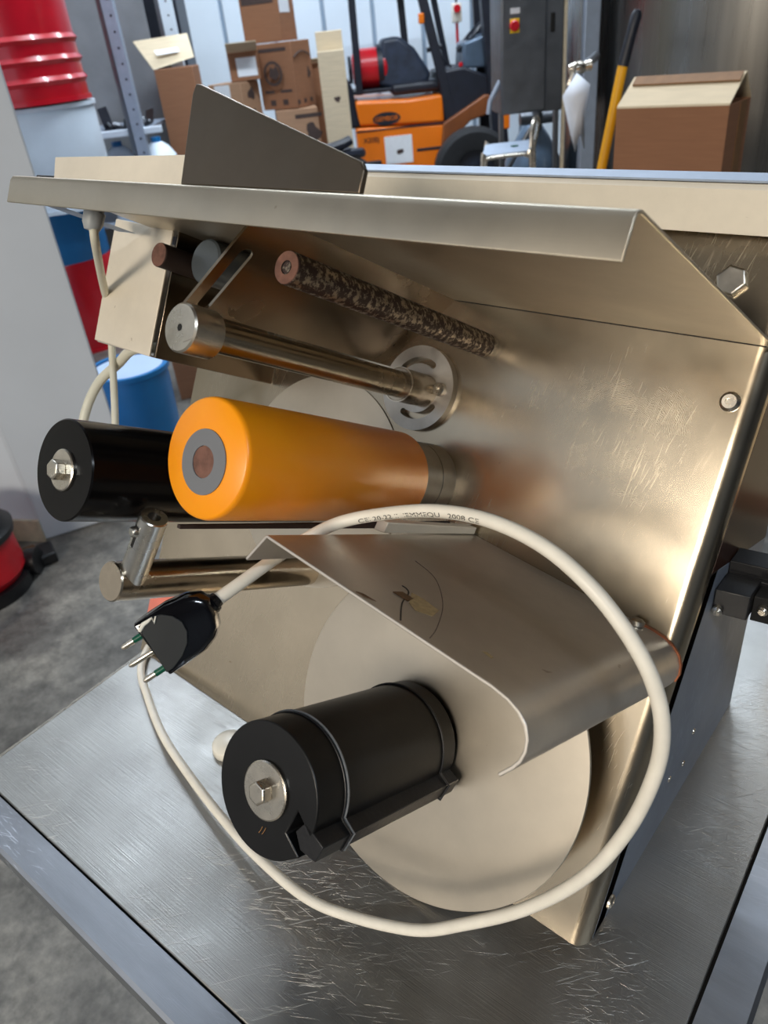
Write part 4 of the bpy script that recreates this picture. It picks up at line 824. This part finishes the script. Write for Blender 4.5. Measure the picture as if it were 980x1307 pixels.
# carton at the right with roof-like flaps
t = bgthing('cardboard_box', 'large brown cardboard box with flaps folded up to a ridge, in front of the tank', 'box', 1.045, 2.64, 0.74, -0.74)
sx, sy, sz = 0.360, 0.20, 0.555
b = MB()
for (x0, x1, y0, y1) in ((-sx / 2, sx / 2, 0, 0.006), (-sx / 2, sx / 2, sy - 0.006, sy), (-sx / 2 + .0003, -sx / 2 + 0.006, 0.0063, sy - 0.0063), (sx / 2 - 0.006, sx / 2 - .0003, 0.0063, sy - 0.0063)): b.box(x0, x1, y0, y1, 0, sz)
b.box(-sx / 2 + .007, sx / 2 - .007, 0.007, sy - .007, 0, 0.006); b.build('carton', M['card2'], t)
b = MB(); b.prism([(-sx / 2, 0, sz), (sx / 2, 0, sz), (sx / 2 + 0.005, 0.10, sz + 0.075), (-sx / 2 + 0.01, 0.10, sz + 0.075)], (0, 0.002, 0.006)); b.build('flap', M['card_pale'], t)
b = MB(); b.prism([(-sx / 2, sy, sz), (sx / 2, sy, sz), (sx / 2 + 0.005, 0.108, sz + 0.075), (-sx / 2 + 0.01, 0.108, sz + 0.075)], (0, 0.002, 0.006)); b.build('flap', M['card_pale'], t)
b = MB(); b.box(-sx / 2 + 0.02, sx / 2, 0.066, 0.094, sz + 0.0575, sz + 0.062, lambda x, y, z: (x, y, z + (y - 0.066) * 0.75)); b.build('tape', M['cork'], t)
b = MB(); b.box(sx / 2 + 0.0005, sx / 2 + 0.002, 0.10, 0.16, 0.30, sz); b.build('tape', M['cork'], t)
t = bgthing('trolley', 'low grey steel trolley carrying the large cardboard box', 'trolley', 1.10, 2.78, 0.0)
b = MB(); b.box(-0.24, 0.24, -0.2, 0.2, 0.715, 0.739); b.build('deck', M['cab'], t, 0.004)
for x in (-0.22, 0.22):
    for y in (-0.18, 0.18):
        b = MB(); b.box(x - 0.015, x + 0.015, y - 0.015, y + 0.015, 0.0, 0.715); b.build('leg', M['cab'], t)
# pale carton seen past the machine's right edge
t = thing('cardboard_box', 'pale pinkish carton standing on the table behind the machine', 'box', (0.045, 0.475, TZ), 0.05)
b = MB(); b.box(-0.03, 0.16, 0, 0.10, 0, 0.36); b.build('carton', M['card_pale'], t, 0.003)
b = MB(); b.box(-0.03, 0.16, -0.0012, -0.0003, 0.21, 0.24); b.build('tape', M['card2'], t)

# ------------------------------------------------------------------ vacuum cleaner at the far left
vc = bgthing('vacuum_cleaner', 'red and black canister vacuum cleaner on the floor at the pillar', 'vacuum cleaner', -1.49, 2.28, 0.0)
b = MB(); b.lathe((0, 0, 0.05), (0, 0, 1), [(0, 0), (0, 0.15), (0.03, 0.168), (0.17, 0.160), (0.17, 0)], 48); b.build('drum', M['hose_red'], vc)
b = MB(); b.lathe((0, 0, 0.221), (0, 0, 1), [(0, 0), (0, 0.176), (0.025, 0.180), (0.04, 0.165), (0.07, 0.150), (0.12, 0.125), (0.14, 0.08), (0.145, 0)], 48); b.build('motor_head', M['black_plastic'], vc)
b = MB(); b.lathe((0.0, -0.0, 0.0), (0, 0, 1), [(0, 0), (0, 0.175), (0.05, 0.175), (0.05, 0)], 48); b.build('base', M['black_plastic'], vc)
for s in (-1, 1):
    b = MB(); b.cyl((s * 0.15, 0.08, 0.05), (s * 0.19, 0.08, 0.05), 0.05); b.build('wheel', M['black_plastic'], vc)
hp = [(0.00, -0.165, 0.14), (0.03, -0.24, 0.17), (0.10, -0.30, 0.17), (0.15, -0.30, 0.09), (0.11, -0.31, 0.03), (0.0, -0.36, 0.025), (-0.2, -0.38, 0.025)]
b = MB(); b.tube(smooth_path(hp, 8), 0.02, 12); b.build('hose', M['black_plastic'], vc)
b = MB(); b.box(0.145, 0.165, -0.12, -0.05, 0.25, 0.275); b.build('badge', M['galv'], vc, 0.002)
t = bgthing('floor_tool', 'flat black and brown floor tool lying by the pillar', 'floor tool', -1.36, 2.42, 0.0, 0.5)
b = MB(); b.box(-0.08, 0.09, -0.06, 0.05, 0.0, 0.045); b.build('tool_body', M['black_plastic'], t, 0.008)
b = MB(); b.box(-0.075, 0.03, -0.055, 0.045, 0.046, 0.054); b.build('tool_plate', M['stain'], t, 0.003)
